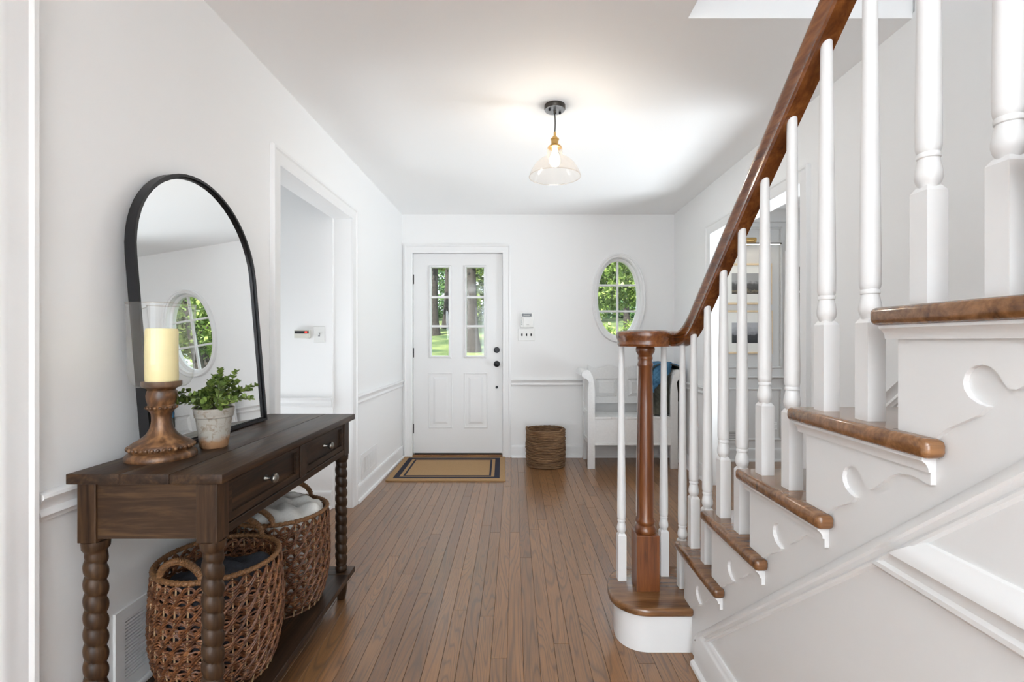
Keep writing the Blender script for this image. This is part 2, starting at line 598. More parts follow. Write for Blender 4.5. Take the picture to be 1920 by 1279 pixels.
def build(name, mb, mat, parent=None, bevel=0.0, segs=2, smooth=None, fn=None):
    me = bpy.data.meshes.new(name)
    off = OFF.get(parent.name, Vector((0, 0, 0))) if parent is not None else Vector((0, 0, 0))
    vs = [Vector(v) for v in mb.v]
    if fn:
        vs = [Vector(fn(v)) for v in vs]
    me.from_pydata([tuple(v - off) for v in vs], [], mb.f)
    bm = bmesh.new()
    bm.from_mesh(me)
    bmesh.ops.recalc_face_normals(bm, faces=bm.faces)
    if bevel > 0:
        es = [e for e in bm.edges if len(e.link_faces) == 2 and e.calc_face_angle(0) > 0.6]
        bmesh.ops.bevel(bm, geom=es, offset=bevel, segments=segs, profile=0.5, affect='EDGES', clamp_overlap=True)
    bm.to_mesh(me)
    bm.free()
    if smooth is not None:
        me.shade_smooth()
        me.set_sharp_from_angle(angle=math.radians(smooth))
    me.materials.append(MATS[mat])
    o = bpy.data.objects.new(name, me)
    COL.objects.link(o)
    if parent is not None:
        o.parent = parent
        OFF[o.name] = off
    else:
        OFF[o.name] = Vector((0, 0, 0))
    return o


def raw(name, me, mat, parent=None):
    me.materials.append(MATS[mat])
    o = bpy.data.objects.new(name, me)
    COL.objects.link(o)
    if parent is not None:
        o.parent = parent
        OFF[o.name] = OFF.get(parent.name, Vector((0, 0, 0)))
    return o


def thing(name, label, cat, loc=(0, 0, 0), group=None, kind=None):
    o = bpy.data.objects.new(name, None)
    o.empty_display_size = 0.1
    o.location = loc
    COL.objects.link(o)
    OFF[o.name] = Vector(loc)
    tag(o, label, cat, group, kind)
    return o


def tag(o, label, cat, group=None, kind=None):
    o['label'] = label
    o['category'] = cat
    if group:
        o['group'] = group
    if kind:
        o['kind'] = kind
    return o


def struct(o, label, cat):
    return tag(o, label, cat, kind='structure')


def ell(cx, cz, a, b, n=64, p=2.15):
    out = []
    for i in range(n):
        t = 2 * PI * i / n
        c, s = math.cos(t), math.sin(t)
        out.append((cx + a * math.copysign(abs(c) ** (2 / p), c), cz + b * math.copysign(abs(s) ** (2 / p), s)))
    return out


def holed(outer, holes, axis, a, b):
    """wall slab with holes: outer and holes are 2D loops; returns an MB"""
    bm = bmesh.new()

    def mk(p, w):
        return {'X': (w, p[0], p[1]), 'Y': (p[0], w, p[1]), 'Z': (p[0], p[1], w)}[axis]
    loops = [outer] + holes
    edges = []
    for lp in loops:
        vs = [bm.verts.new(mk(p, a)) for p in lp]
        for i in range(len(vs)):
            edges.append(bm.edges.new((vs[i], vs[(i + 1) % len(vs)])))
    bmesh.ops.triangle_fill(bm, use_beauty=True, use_dissolve=False, edges=edges)
    bm.verts.index_update()
    mb = MB()
    fs = [tuple(v.index for v in f.verts) for f in bm.faces]
    vs = [tuple(v.co) for v in bm.verts]
    n = len(vs)
    d = {'X': 0, 'Y': 1, 'Z': 2}[axis]
    vs2 = []
    for v in vs:
        w = list(v)
        w[d] = b
        vs2.append(tuple(w))
    faces = list(fs) + [tuple(i + n for i in f[::-1]) for f in fs]
    base = 0
    for lp in loops:
        k = len(lp)
        for i in range(k):
            j = (i + 1) % k
            faces.append((base + i, base + j, n + base + j, n + base + i))
        base += k
    bm.free()
    mb.add(vs + vs2, faces)
    return mb


# ------------------------------------------------------------------ room numbers (metres)
H = 2.465
XL = XLF = -1.137               # left wall at the front corner (runs out slightly towards the camera)
YF = 4.878                      # front wall inner face
XR = 1.625                      # right wall at the front corner (runs in slightly towards the stairs)
WT = 0.14


def skew(v):
    return (v[0] + 0.0134 * (v[1] - YF), v[1], v[2])


def skl(v):
    return (v[0] - 0.0105 * (YF - v[1]), v[1], v[2])


def xl(y):
    return -1.137 - 0.0105 * (YF - y)


def xr(y):
    return XR + 0.0134 * (y - YF)


# floor: a sub-floor slab carrying single oak strips
fl = build('floor', MB().box(-2.7, 4.9, -6.6, YF + 0.16, -0.10, -0.0125), 'oak_strip')
struct(fl, 'brown oak strip floor running from the stairs to the front door', 'floor')
W = 0.0602
lens = [0.9, 1.3, 1.7, 2.1, 2.5]
rng = random.Random(11)


def strip_mesh(ln, w):
    mb = MB().box(0.0004, w - 0.0004, 0.0004, ln - 0.0004, -0.0125, 0.0)
    me = bpy.data.meshes.new('plank')
    me.from_pydata(mb.v, [], mb.f)
    bm = bmesh.new()
    bm.from_mesh(me)
    bmesh.ops.recalc_face_normals(bm, faces=bm.faces)
    top = [e for e in bm.edges if all(v.co.z > -0.001 for v in e.verts)]
    bmesh.ops.bevel(bm, geom=top, offset=0.0009, segments=1, profile=0.5, affect='EDGES')
    bm.to_mesh(me)
    bm.free()
    me.materials.append(MATS['oak_strip'])
    return me


STRIPS = {ln: strip_mesh(ln, W) for ln in lens}
x = -1.17
while x < XR:
    y = 1.35 - rng.random() * 0.5
    if x > 0.72:
        y = 2.1 - rng.random() * 0.2
    while y < YF + 0.015:
        ln = rng.choice(lens)
        rest = YF + 0.02 - y
        if ln > rest - 0.3:
            ln = math.ceil(rest * 20) / 20
        if ln not in STRIPS:
            STRIPS[ln] = strip_mesh(ln, W)
        p = bpy.data.objects.new('plank', STRIPS[ln])
        p.parent = fl
        p.location = (x, y, 0)
        COL.objects.link(p)
        y += ln
    x += W
# the boards of the hall and dining room and of the floor behind the photographer
for (nm, x0, x1, y0, y1) in (('hall_boards', -2.7, -1.172, -6.6, 3.4), ('dining_boards', XR + 0.012, 4.9, 0.0, YF + 0.02), ('rear_boards', -1.172, 1.64, -6.6, 0.86)):
    build(nm, MB().box(x0, x1, y0, y1, -0.0125, -0.0002), 'oak_strip', fl)

# ceiling with the stairwell opening
c1 = build('ceiling', MB().box(-2.7, 0.692, -6.6, YF + 0.16, H, H + 0.26).box(0.692, XR + 0.16, 1.911, YF + 0.16, H, H + 0.26), 'ceiling_paint')
struct(c1, 'smooth white ceiling over the entrance hall with the stairwell cut out', 'ceiling')
c2 = build('ceiling', MB().box(1.70, 4.9, -0.1, 4.9, H, H + 0.2), 'ceiling_paint')
struct(c2, 'white ceiling of the grey panelled dining room', 'ceiling')
up = build('wall_upstairs', MB().box(-1.4, 1.9, -6.7, 5.0, 4.95, 5.05).box(-1.4, -1.3, -6.7, 5.0, 2.7, 5.0).box(1.62, 1.72, -6.7, 5.0, 2.7, 5.0)
           .box(-1.4, 1.9, -6.7, -6.6, 2.7, 5.0).box(-1.4, 1.9, 4.95, 5.05, 2.7, 5.0), 'wall_paint')
struct(up, 'white walls of the landing above the stairwell', 'wall')

# front wall with door and oval window openings
DX0, DX1, DZ1 = -1.045, -0.105, 2.088
OX, OZ = 1.062, 1.618
oval_open = ell(OX, OZ, 0.235, 0.415)
w = holed([(XL - 0.2, -0.02), (DX0, -0.02), (DX0, DZ1), (DX1, DZ1), (DX1, -0.02), (1.80, -0.02), (1.80, H + 0.02), (XL - 0.2, H + 0.02)], [oval_open], 'Y', YF, YF + WT)
wf = build('wall_front', w, 'wall_paint')
struct(wf, 'white front wall holding the entrance door and the oval window', 'wall')

# left wall: near piece with a closed doorway, header over the hall opening, far piece
HY0, HY1, HZ = 2.372, 3.392, 2.045
w = MB().poly([(1.087, -0.02), (HY0, -0.02), (HY0, H + .02), (-6.6, H + .02), (-6.6, -0.02), (0.25, -0.02), (0.25, 2.07), (1.087, 2.07)], 'X', XL - 0.13, XL)
wl = build('wall_left', w, 'wall_paint', fn=skl)
struct(wl, 'white wall behind the console table and leaning mirror', 'wall')
w = MB().poly([(HY1, -0.02), (YF, -0.02), (YF, H + .02), (HY0 - 0.001, H + .02), (HY0 - 0.001, HZ), (HY1, HZ)], 'X', XLF - 0.13, XLF)
wl2 = build('wall_left', w, 'wall_paint', fn=skl)
struct(wl2, 'white wall between the hall opening and the front door', 'wall')
hw = build('wall_hall', MB().box(-2.7, XLF - 0.14, HY1 - 0.012, HY1 + 0.1, -0.02, H + .02), 'wall_paint')
struct(hw, 'white side hall wall seen through the opening, with switch', 'wall')
hw2 = build('wall_hall', MB().box(-2.8, -2.65, 2.0, 3.6, -0.02, H + .02).box(-2.7, XL - 0.12, 2.14, 2.24, -0.02, H + .02), 'wall_paint')
struct(hw2, 'white end walls of the side hall, out of the camera view', 'wall')
d2 = build('door_2', MB().box(XL - 0.10, XL - 0.06, 0.25, 1.087, 0.005, 2.07), 'door_paint', bevel=0.002, fn=skl)
struct(d2, 'closed white door in the frame at the picture edge', 'door')

# right wall: skewed; opening to the dining room
RY0, RY1, RZ = 2.66, 3.925, 2.055
w = MB().poly([(-6.6, -0.02), (RY0, -0.02), (RY0, RZ), (RY1, RZ), (RY1, -0.02), (YF, -0.02), (YF, H + .02), (1.9, H + .02), (1.9, 5.0), (-6.6, 5.0)], 'X', XR, XR + 0.13)
wr = build('wall_right', w, 'wall_paint', fn=skew)
struct(wr, 'white wall beside the stairs with the dining room opening', 'wall')
# rear wall with an opening added for the rear fill lamp
w = holed([(-1.4, -0.02), (1.8, -0.02), (1.8, H + .02), (-1.4, H + .02)], [[(-1.1, 0.1), (1.3, 0.1), (1.3, 2.4), (-1.1, 2.4)]], 'Y', -6.6, -6.5)
rw = build('wall_rear', w, 'wall_paint')
struct(rw, 'white rear wall with a wide added opening, behind the photographer', 'wall')

# dining room shell
YD = 4.72
WX0, WX1, WZ0, WZ1 = 2.742, 3.70, 0.80, 1.985
w = holed([(XR + 0.1, -0.02), (4.9, -0.02), (4.9, H + .02), (XR + 0.1, H + .02)], [[(WX0, WZ0), (WX1, WZ0), (WX1, WZ1), (WX0, WZ1)]], 'Y', YD, YD + 0.16)
wd = build('wall_dining', w, 'dining_paint')
struct(wd, 'grey panelled dining room wall with pictures and window', 'wall')
w = holed([(-0.1, -0.02), (4.8, -0.02), (4.8, H + .02), (-0.1, H + .02)], [[(1.5, 0.7), (3.7, 0.7), (3.7, 2.3), (1.5, 2.3)]], 'X', 4.75, 4.88)
wd2 = build('wall_dining', w, 'dining_paint')
struct(wd2, 'grey side wall of the dining room, out of the camera view', 'wall')
wd3 = build('wall_dining', MB().box(XR, 4.9, -0.2, -0.1, -0.02, H + .02), 'dining_paint')
struct(wd3, 'grey rear wall of the dining room, out of the camera view', 'wall')

# ------------------------------------------------------------------ mouldings
# chair rail profile: a = out of the wall, b = height below the top edge
RAIL = [(0.0, 0.0), (0.016, 0.0), (0.024, -0.004), (0.026, -0.012), (0.020, -0.020), (0.013, -0.030), (0.011, -0.042), (0.017, -0.050), (0.018, -0.058), (0.012, -0.064), (0.010, -0.072), (0.0, -0.074)]
BASE = [(0.0, 0.125), (0.008, 0.125), (0.013, 0.119), (0.015, 0.108), (0.016, 0.100), (0.016, 0.022), (0.028, 0.018), (0.032, 0.008), (0.032, 0.0), (0.0, 0.0)]
CAS = [(0.0, 0.0), (0.0, 0.012), (0.012, 0.016), (0.022, 0.014), (0.040, 0.018), (0.058, 0.018), (0.066, 0.024), (0.078, 0.024), (0.080, 0.018), (0.080, 0.0)]


def moulding(name, path, prof, out, mat, label, cat='moulding', fn=None, smooth=35, kind='structure'):
    """path along a wall; `out` = horizontal direction out of the wall"""
    mb = MB()
    P = [Vector(p) for p in path]
    t = (P[-1] - P[0]).normalized()
    o = Vector(out)
    s = t.cross(Vector((0, 0, 1)))
    sgn = 1 if s.dot(o) > 0 else -1
    mb.sweep(path, [(a * sgn, b) for a, b in prof], (0, 0, 1))
    ob = build(name, mb, mat, smooth=smooth, fn=fn)
    tag(ob, label, cat, kind=kind)
    return ob


ZR = 0.785
moulding('trim_1', [(XLF, HY1 + 0.085, ZR), (XLF, YF, ZR)], RAIL, (1, 0, 0), 'trim_paint', 'white chair rail on the short wall left of the front door', 'chair rail', fn=skl)
moulding('trim_2', [(DX1 + 0.078, YF, ZR + 0.01), (XR, YF, ZR + 0.01)], RAIL, (0, -1, 0), 'trim_paint', 'white chair rail on the front wall between door and bench', 'chair rail')
moulding('trim_3', [(XL, 1.175, 0.805), (XL, HY0 - 0.083, 0.805)], RAIL, (1, 0, 0), 'trim_paint', 'white chair rail behind the dark console table', 'chair rail', fn=skl)
moulding('trim_4', [(XR, RY1 + 0.085, ZR + 0.01), (XR, YF, ZR + 0.01)], RAIL, (-1, 0, 0), 'trim_paint', 'white chair rail on the wall beside the bench', 'chair rail', fn=skew)
moulding('trim_5', [(-2.6, HY1 - 0.012, ZR), (XLF - 0.146, HY1 - 0.012, ZR)], RAIL, (0, -1, 0), 'trim_paint', 'white chair rail inside the side hall under the light switch', 'chair rail')
# rail climbing beside the stairs on the right wall
PITCH = 0.8141
moulding('trim_6', [(XR, RY0 - 0.085, ZR), (XR, 2.255, ZR), (XR, 2.255 - 1.9, ZR + 1.9 * PITCH)], RAIL, (-1, 0, 0), 'trim_paint', 'white chair rail climbing the wall along the stairs', 'chair rail', fn=skew)
moulding('baseboard_left', [(XLF, HY1 + 0.085, 0), (XLF, YF, 0)], BASE, (1, 0, 0), 'trim_paint', 'white baseboard below the far vent left of the door', 'baseboard', fn=skl)
moulding('baseboard_console', [(XL, 1.175, 0), (XL, HY0 - 0.083, 0)], BASE, (1, 0, 0), 'trim_paint', 'white baseboard behind the baskets under the console', 'baseboard', fn=skl)
moulding('baseboard_front', [(DX1 + 0.078, YF, 0), (XR, YF, 0)], BASE, (0, -1, 0), 'trim_paint', 'white baseboard on the front wall behind basket and bench', 'baseboard')
moulding('baseboard_right', [(XR, RY1 + 0.085, 0), (XR, YF, 0)], BASE, (-1, 0, 0), 'trim_paint', 'white baseboard beside the bench up to the dining opening', 'baseboard', fn=skew)
moulding('baseboard_hall', [(-2.6, HY1 - 0.012, 0), (XLF - 0.146, HY1 - 0.012, 0)], BASE, (0, -1, 0), 'trim_paint', 'white baseboard inside the side hall', 'baseboard')
moulding('baseboard_stairs', [(XR, 2.13, 0), (XR, RY0 - 0.085, 0)], BASE, (-1, 0, 0), 'trim_paint', 'short white baseboard between stairs and dining opening', 'baseboard', fn=skew)
moulding('baseboard_dining', [(XR + 0.14, YD, 0), (4.8, YD, 0)], BASE, (0, -1, 0), 'dining_paint', 'grey baseboard of the dining room wall', 'baseboard')


def casing(name, path, normal, label, fn=None, prof=CAS, inward=1, mat='trim_paint'):
    mb = MB()
    mb.sweep(path, [(a * inward, b) for a, b in prof], normal, miter=True)
    ob = build(name, mb, mat, smooth=35, fn=fn)
    tag(ob, label, 'door casing', kind='structure')
    return ob


# front door casing (path = inner edge, profile grows outwards)
casing('trim_7', [(DX0 + 0.012, YF, 0), (DX0 + 0.012, YF, DZ1 - 0.012), (DX1 - 0.012, YF, DZ1 - 0.012), (DX1 - 0.012, YF, 0)], (0, -1, 0), 'white moulded casing around the front door', inward=-1)
casing('trim_8', [(XLF, HY1, 0), (XLF, HY1, HZ), (XLF, HY0 - 0.006, HZ), (XLF, HY0 - 0.006, 0)], (1, 0, 0), 'white moulded casing around the side hall opening', fn=skl, inward=1)
casing('trim_9', [(XR, RY0, 0), (XR, RY0, RZ), (XR, RY1, RZ), (XR, RY1, 0)], (-1, 0, 0), 'white moulded casing around the dining room opening', fn=skew, inward=1)
casing('trim_10', [(XL, 1.087, 0), (XL, 1.087, 2.07), (XL, 0.25, 2.07), (XL, 0.25, 0)], (1, 0, 0), 'white moulded casing at the near edge of the console wall', fn=skl, inward=1)

# dining room wall panelling
moulding('trim_11', [(XR + 0.14, YD, 0.834), (WX0 - 0.09, YD, 0.834)], RAIL[:4] + [(0.012, -0.024), (0.0, -0.026)], (0, -1, 0), 'dining_paint', 'grey chair rail of the dining room wall', 'chair rail')
crown = [(0, 0), (0.09, 0), (0.09, -0.014), (0.075, -0.022), (0.055, -0.045), (0.035, -0.075), (0.022, -0.10), (0.018, -0.115), (0, -0.12)]
moulding('trim_12', [(XR + 0.14, YD, H), (4.75, YD, H)], crown, (0, -1, 0), 'dining_paint', 'grey crown moulding of the dining room', 'crown moulding')


def panel_frame(name, x0, x1, z0, z1, label):
    mb = MB()
    pr = [(0, 0), (0, 0.010), (0.006, 0.014), (0.014, 0.012), (0.020, 0.004), (0.022, 0)]
    mb.sweep([(x0, YD, z0), (x0, YD, z1), (x1, YD, z1), (x1, YD, z0)], [(-a, b) for a, b in pr], (0, -1, 0), closed=True, miter=True)
    ob = build(name, mb, 'dining_paint', smooth=35)
    tag(ob, label, 'panel moulding', kind='structure')


panel_frame('trim_13', XR + 0.22, 2.615, 0.93, 2.28, 'grey panel moulding framing the two pictures')
panel_frame('trim_14', XR + 0.22, 2.615, 0.22, 0.70, 'grey panel moulding below the pictures, around outlet and vent')
panel_frame('trim_15', 2.70, 3.75, 0.22, 0.66, 'grey panel moulding below the dining window')

# ------------------------------------------------------------------ front door
dr = thing('door_1', 'white front door with two columns of small panes and dark hardware', 'door', (-0.575, YF + 0.05, 0), kind='structure')
DY = YF + 0.030
sx0, sx1, sz0, sz1 = -1.030, -0.120, 0.036, 2.074
lites = [(-0.848, -0.668), (-0.488, -0.308)]
LZ0, LZ1 = 1.030, 1.930
holes = [[(a, LZ0), (b2, LZ0), (b2, LZ1), (a, LZ1)] for a, b2 in lites]
build('slab', holed([(sx0, sz0), (sx1, sz0), (sx1, sz1), (sx0, sz1)], holes, 'Y', DY, DY + 0.045), 'door_paint', dr)
jamb = MB().box(DX0, DX0 + 0.012, YF, YF + WT, 0, DZ1).box(DX1 - 0.012, DX1, YF, YF + WT, 0, DZ1).box(DX0, DX1, YF, YF + WT, DZ1 - 0.012, DZ1)
build('jamb', jamb, 'trim_paint', dr)
stop = MB().box(DX0 + 0.012, DX0 + 0.024, DY + 0.046, DY + 0.07, 0, DZ1 - .012).box(DX1 - 0.024, DX1 - 0.012, DY + 0.046, DY + 0.07, 0, DZ1 - .012).box(DX0, DX1, DY + 0.046, DY + .07, DZ1 - 0.03, DZ1 - 0.012)
build('door_stop', stop, 'trim_paint', dr)
build('threshold', MB().box(DX0 + 0.012, DX1 - 0.012, YF - 0.01, YF + WT, 0.0, 0.022), 'bullnose_wood', dr, bevel=0.004)
build('weather_sweep', MB().box(sx0 + 0.01, sx1 - 0.01, DY + 0.008, DY + 0.04, 0.022, 0.036), 'dark_slot', dr)
for (a, b2) in lites:
    fr = MB()
    pr = [(0, -0.002), (0, 0.004), (0.006, 0.014), (0.016, 0.015), (0.024, 0.010), (0.028, 0.0), (0.028, -0.002)]
    fr.sweep([(a + .002, DY, LZ0 + .002), (a + .002, DY, LZ1 - .002), (b2 - .002, DY, LZ1 - .002), (b2 - .002, DY, LZ0 + .002)], [(-p, q) for p, q in pr], (0, -1, 0), closed=True, miter=True)
    lf = build('glazing_frame', fr, 'door_paint', dr, smooth=40)
    for k in (1, 2):
        zc = LZ0 + (LZ1 - LZ0) * k / 3
        build('muntin', MB().box(a, b2, DY + 0.004, DY + 0.030, zc - 0.012, zc + 0.012), 'door_paint', dr, bevel=0.004)
    for k in range(3):
        z0 = LZ0 + (LZ1 - LZ0) * k / 3 + (0.012 if k else 0)
        z1 = LZ0 + (LZ1 - LZ0) * (k + 1) / 3 - (0.012 if k < 2 else 0)
        build('pane', MB().box(a, b2, DY + 0.018, DY + 0.021, z0, z1), 'window_glass', dr)
for (a, b2) in ((-0.858, -0.645), (-0.498, -0.285)):
    pz0, pz1 = 0.303, 0.842
    pr = [(0, 0), (0.003, 0.005), (0.010, 0.006), (0.016, 0.0)]
    mo = MB().sweep([(a, DY, pz0), (a, DY, pz1), (b2, DY, pz1), (b2, DY, pz0)], [(-p, q) for p, q in pr], (0, -1, 0), closed=True, miter=True)
    build('panel_moulding', mo, 'door_paint', dr, smooth=40)
    m1, m2 = 0.030, 0.052
    vs = [(a + m1, DY, pz0 + m1), (b2 - m1, DY, pz0 + m1), (b2 - m1, DY, pz1 - m1), (a + m1, DY, pz1 - m1)]
    vs += [(a + m2, DY - 0.007, pz0 + m2), (b2 - m2, DY - 0.007, pz0 + m2), (b2 - m2, DY - 0.007, pz1 - m2), (a + m2, DY - 0.007, pz1 - m2)]
    build('raised_panel', MB().add(vs, [(0, 1, 5, 4), (1, 2, 6, 5), (2, 3, 7, 6), (3, 0, 4, 7), (4, 5, 6, 7)]), 'door_paint', dr)


def lathe_y(mb, prof, c, n=24):
    """lathe around -Y: prof (r, d) with d the distance out of the door towards the room"""
    t = MB().lathe(prof, (0, 0, 0), n)
    mb.add([(c[0] + v[0], c[1] - v[2], c[2] + v[1]) for v in t.v], t.f)
    return mb


kx = -0.177
build('deadbolt', lathe_y(MB(), [(0.0, 0), (0.031, 0), (0.031, 0.006), (0.027, 0.012), (0.016, 0.013), (0.015, 0.022), (0.0, 0.022)], (kx, DY, 1.088)), 'black_metal', dr, smooth=40)
kb = build('door_knob', lathe_y(MB(), [(0.0, 0), (0.032, 0), (0.032, 0.006), (0.026, 0.010), (0.012, 0.014), (0.011, 0.030), (0.020, 0.036), (0.028, 0.046), (0.029, 0.056), (0.022, 0.066), (0.0, 0.069)], (kx, DY, 0.946)), 'black_metal', dr, smooth=50)
build('peg', lathe_y(MB(), [(0.0, 0), (0.013, 0), (0.013, 0.012), (0.009, 0.016), (0.0, 0.016)], (kx, DY, 0.708)), 'black_metal', dr, smooth=40)
build('latch_plate', MB().box(sx1 + 0.001, sx1 + 0.009, DY - 0.004, DY + 0.012, 0.915, 0.972), 'black_metal', dr)
for zc in (1.81, 1.06, 0.285):
    hb = MB().lathe([(0.0, -0.05), (0.006, -0.05), (0.006, 0.05), (0.0, 0.05)], (sx0 - 0.003, DY - 0.006, zc), 10).box(sx0 - 0.009, sx0 + 0.006, DY - 0.002, DY + 0.001, zc - 0.048, zc + 0.048)
    build('hinge', hb, 'black_metal', dr, smooth=40)

# ------------------------------------------------------------------ oval window
ov = thing('window_1', 'oval six-pane window in the front wall above the bench', 'window', (OX, YF + 0.05, OZ), kind='structure')


def oval_ring(mb, prof, a, b, y, n=72):
    """prof (o, d): o outwards from the base oval, d out of the wall (towards room)"""
    vs, fs = [], []
    k = len(prof)
    for i in range(n):
        pass
    loops = [ell(OX, OZ, a + o, b + o, n) for o, d in prof]
    for i in range(n):
        for q in range(k):
            vs.append((loops[q][i][0], y - prof[q][1], loops[q][i][1]))
    for i in range(n):
        j = (i + 1) % n
        for q in range(k):
            r = (q + 1) % k
            fs.append((i * k + q, j * k + q, j * k + r, i * k + r))
    return mb.add(vs, fs)


build('casing', oval_ring(MB(), [(0.0, -0.001), (0.0, 0.016), (0.008, 0.020), (0.018, 0.018), (0.022, 0.024), (0.034, 0.026), (0.042, 0.018), (0.044, -0.001)], 0.230, 0.410, YF), 'trim_paint', ov, smooth=40)
build('reveal', oval_ring(MB(), [(0.0, 0.004), (0.010, 0.004), (0.010, -0.135), (-0.002, -0.135)], 0.226, 0.406, YF), 'trim_paint', ov, smooth=40)
build('sash', oval_ring(MB(), [(0.0, -0.050), (0.010, -0.040), (0.027, -0.038), (0.027, -0.090), (0.0, -0.090)], 0.201, 0.378, YF), 'trim_paint', ov, smooth=40)
gy = YF + 0.064


def oval_half(z):
    tz = min(0.999, abs(z - OZ) / 0.378)
    return 0.201 * (1 - tz ** 2.15) ** (1 / 2.15)


mz = [1.484, 1.752]
build('muntin', MB().box(OX - 0.010, OX + 0.010, gy - 0.014, gy + 0.014, OZ - 0.378, OZ + 0.378), 'trim_paint', ov, bevel=0.004)
for z in mz:
    hw_ = oval_half(z) + 0.004
    build('muntin', MB().box(OX - hw_, OX + hw_, gy - 0.013, gy + 0.013, z - 0.010, z + 0.010), 'trim_paint', ov, bevel=0.004)
bands = [(OZ - 0.378, mz[0] - 0.010), (mz[0] + 0.010, mz[1] - 0.010), (mz[1] + 0.010, OZ + 0.378)]
for (z0, z1) in bands:
    for sgn in (-1, 1):
        pts = [(OX + sgn * 0.010, z0), (OX + sgn * 0.010, z1)]
        arc = []
        for i in range(15):
            z = z1 + (z0 - z1) * i / 14
            arc.append((OX + sgn * max(0.011, oval_half(z)), z))
        build('pane', MB().poly(pts + arc, 'Y', gy - 0.0015, gy + 0.0015), 'window_glass', ov)

# ------------------------------------------------------------------ dining window
dw = thing('window_2', 'white double-hung dining room window behind the stair balusters', 'window', (3.2, YD + 0.05, WZ0), kind='structure')
gy = YD + 0.06
fr = MB()
fr.box(WX0, WX0 + 0.028, YD + 0.02, YD + 0.13, WZ0, WZ1).box(WX1 - 0.028, WX1, YD + 0.02, YD + 0.13, WZ0, WZ1).box(WX0, WX1, YD + 0.02, YD + 0.13, WZ1 - 0.028, WZ1)
build('window_frame', fr, 'trim_paint', dw)
build('meeting_rail', MB().box(WX0, WX1, YD + 0.03, YD + 0.09, 1.343, 1.385), 'trim_paint', dw, bevel=0.003)
build('bottom_rail', MB().box(WX0, WX1, YD + 0.03, YD + 0.08, WZ0, WZ0 + 0.035), 'trim_paint', dw, bevel=0.003)
cas = MB().sweep([(WX0, YD, WZ0), (WX0, YD, WZ1 - 0.0), (WX1, YD, WZ1), (WX1, YD, WZ0)], [(-p, q) for p, q in CAS], (0, -1, 0), miter=True)
build('casing', cas, 'trim_paint', dw, smooth=35)
build('sill', MB().box(WX0 - 0.09, WX1 + 0.09, YD - 0.06, YD + 0.06, WZ0 - 0.03, WZ0), 'trim_paint', dw, bevel=0.005)
build('apron', MB().box(WX0 - 0.07, WX1 + 0.07, YD - 0.02, YD, WZ0 - 0.10, WZ0 - 0.03), 'trim_paint', dw, bevel=0.004)
cols = 4
for sash, (z0, z1, yy, sh) in enumerate(((WZ0 + 0.035, 1.343, YD + 0.05, 0.03), (1.385, WZ1 - 0.028, YD + 0.075, 0.0))):
    wv = (WX1 - WX0 - 0.056)
    xs = [WX0 + 0.028 + wv * (i / cols) for i in range(cols + 1)]
    xs[1] = WX0 + (0.105 if sash == 0 else 0.075)
    zs = [z0, (z0 + z1) / 2, z1]
    for xx in xs[1:-1]:
        build('muntin', MB().box(xx - 0.009, xx + 0.009, yy - 0.01, yy + 0.01, z0, z1), 'trim_paint', dw)
    build('muntin', MB().box(WX0, WX1, yy - 0.009, yy + 0.009, zs[1] - 0.009, zs[1] + 0.009), 'trim_paint', dw)
    for i in range(cols):
        for j in range(2):
            build('pane', MB().box(xs[i], xs[i + 1], yy - 0.0015, yy + 0.0015, zs[j], zs[j + 1]), 'window_glass', dw)

# roman shade over the window
rs = thing('roman_shade', 'white fabric roman shade gathered at the top of the dining window', 'window shade', (3.2, YD - 0.03, 1.9))
prof = []
for i in range(9):
    t = i / 8
    prof.append((0.018 + 0.010 * math.sin(t * PI * 8), 2.145 - 0.24 * t))
mb = MB()
pts = [(p[0], p[1]) for p in prof] + [(p[0] - 0.012, p[1]) for p in prof[::-1]]
mb.poly([(YD - 0.03 - a, z) for a, z in pts], 'X', WX0 - 0.04, WX1 + 0.04)
build('fabric', mb, 'linen_shade', rs, smooth=60)
build('head_rail', MB().box(WX0 - 0.04, WX1 + 0.04, YD - 0.045, YD - 0.022, 2.135, 2.165), 'linen_shade', rs)

# ------------------------------------------------------------------ staircase
RIS, RUN = 0.2125, 0.2612
Z = {k: 0.177 + RIS * (k - 1) for k in range(1, 10)}
R = {k: 1.875 - RUN * (k - 2) for k in range(1, 11)}
R[1] = 2.118
XS, XT = 0.673, 0.635
TH = 0.032
st = thing('staircase', 'white staircase with stained wooden treads, handrail and turned balusters', 'staircase', (0.8, 1.9, 0))
NB = 8
XW = 1.578


def wallx(v):
    # treads die into the skewed wall
    if v[0] > 1.5:
        return (xr(v[1]) - 0.002, v[1], v[2])
    return v


# outer stringer with stepped top
pts = [(R[2] + 0.0, 0.0), (R[2], Z[1] - 0.0)]
pts = [(1.822, 0.0), (1.822, Z[1] - TH), (R[2], Z[1] - TH)]
for k in range(2, NB + 1):
    pts += [(R[k], Z[k] - TH), (R[k + 1], Z[k] - TH)]
pts += [(R[NB + 1], 0.0)]
build('stringer', MB().poly(pts, 'X', XS, XS + 0.03), 'stair_paint', st)
# bullnose starting step
CX, CY, CR = 0.512, 1.925, 0.107
FY = R[1] - CY


def bull(o, n=14):
    p = [(1.55, CY - CR - o), (CX, CY - CR - o)]
    for i in range(1, n):
        a = PI / 2 * i / n
        p.append((CX - (CR + o) * math.sin(a), CY - (CR + o) * math.cos(a)))
    for i in range(0, n + 1):
        a = PI / 2 * i / n
        p.append((CX - (CR + o) * math.cos(a), CY + (FY + o) * math.sin(a)))
    p.append((1.55, CY + FY + o))
    return p


def bull_near(o):
    p = bull(o)
    p[0] = (XS, p[0][1])
    # stop the near edge at the stringer, continue behind the second riser
    return [(XS, CY - CR - o)] + p[1:-1] + [(1.55, CY + FY + o), (1.55, R[2]), (XS, R[2])]


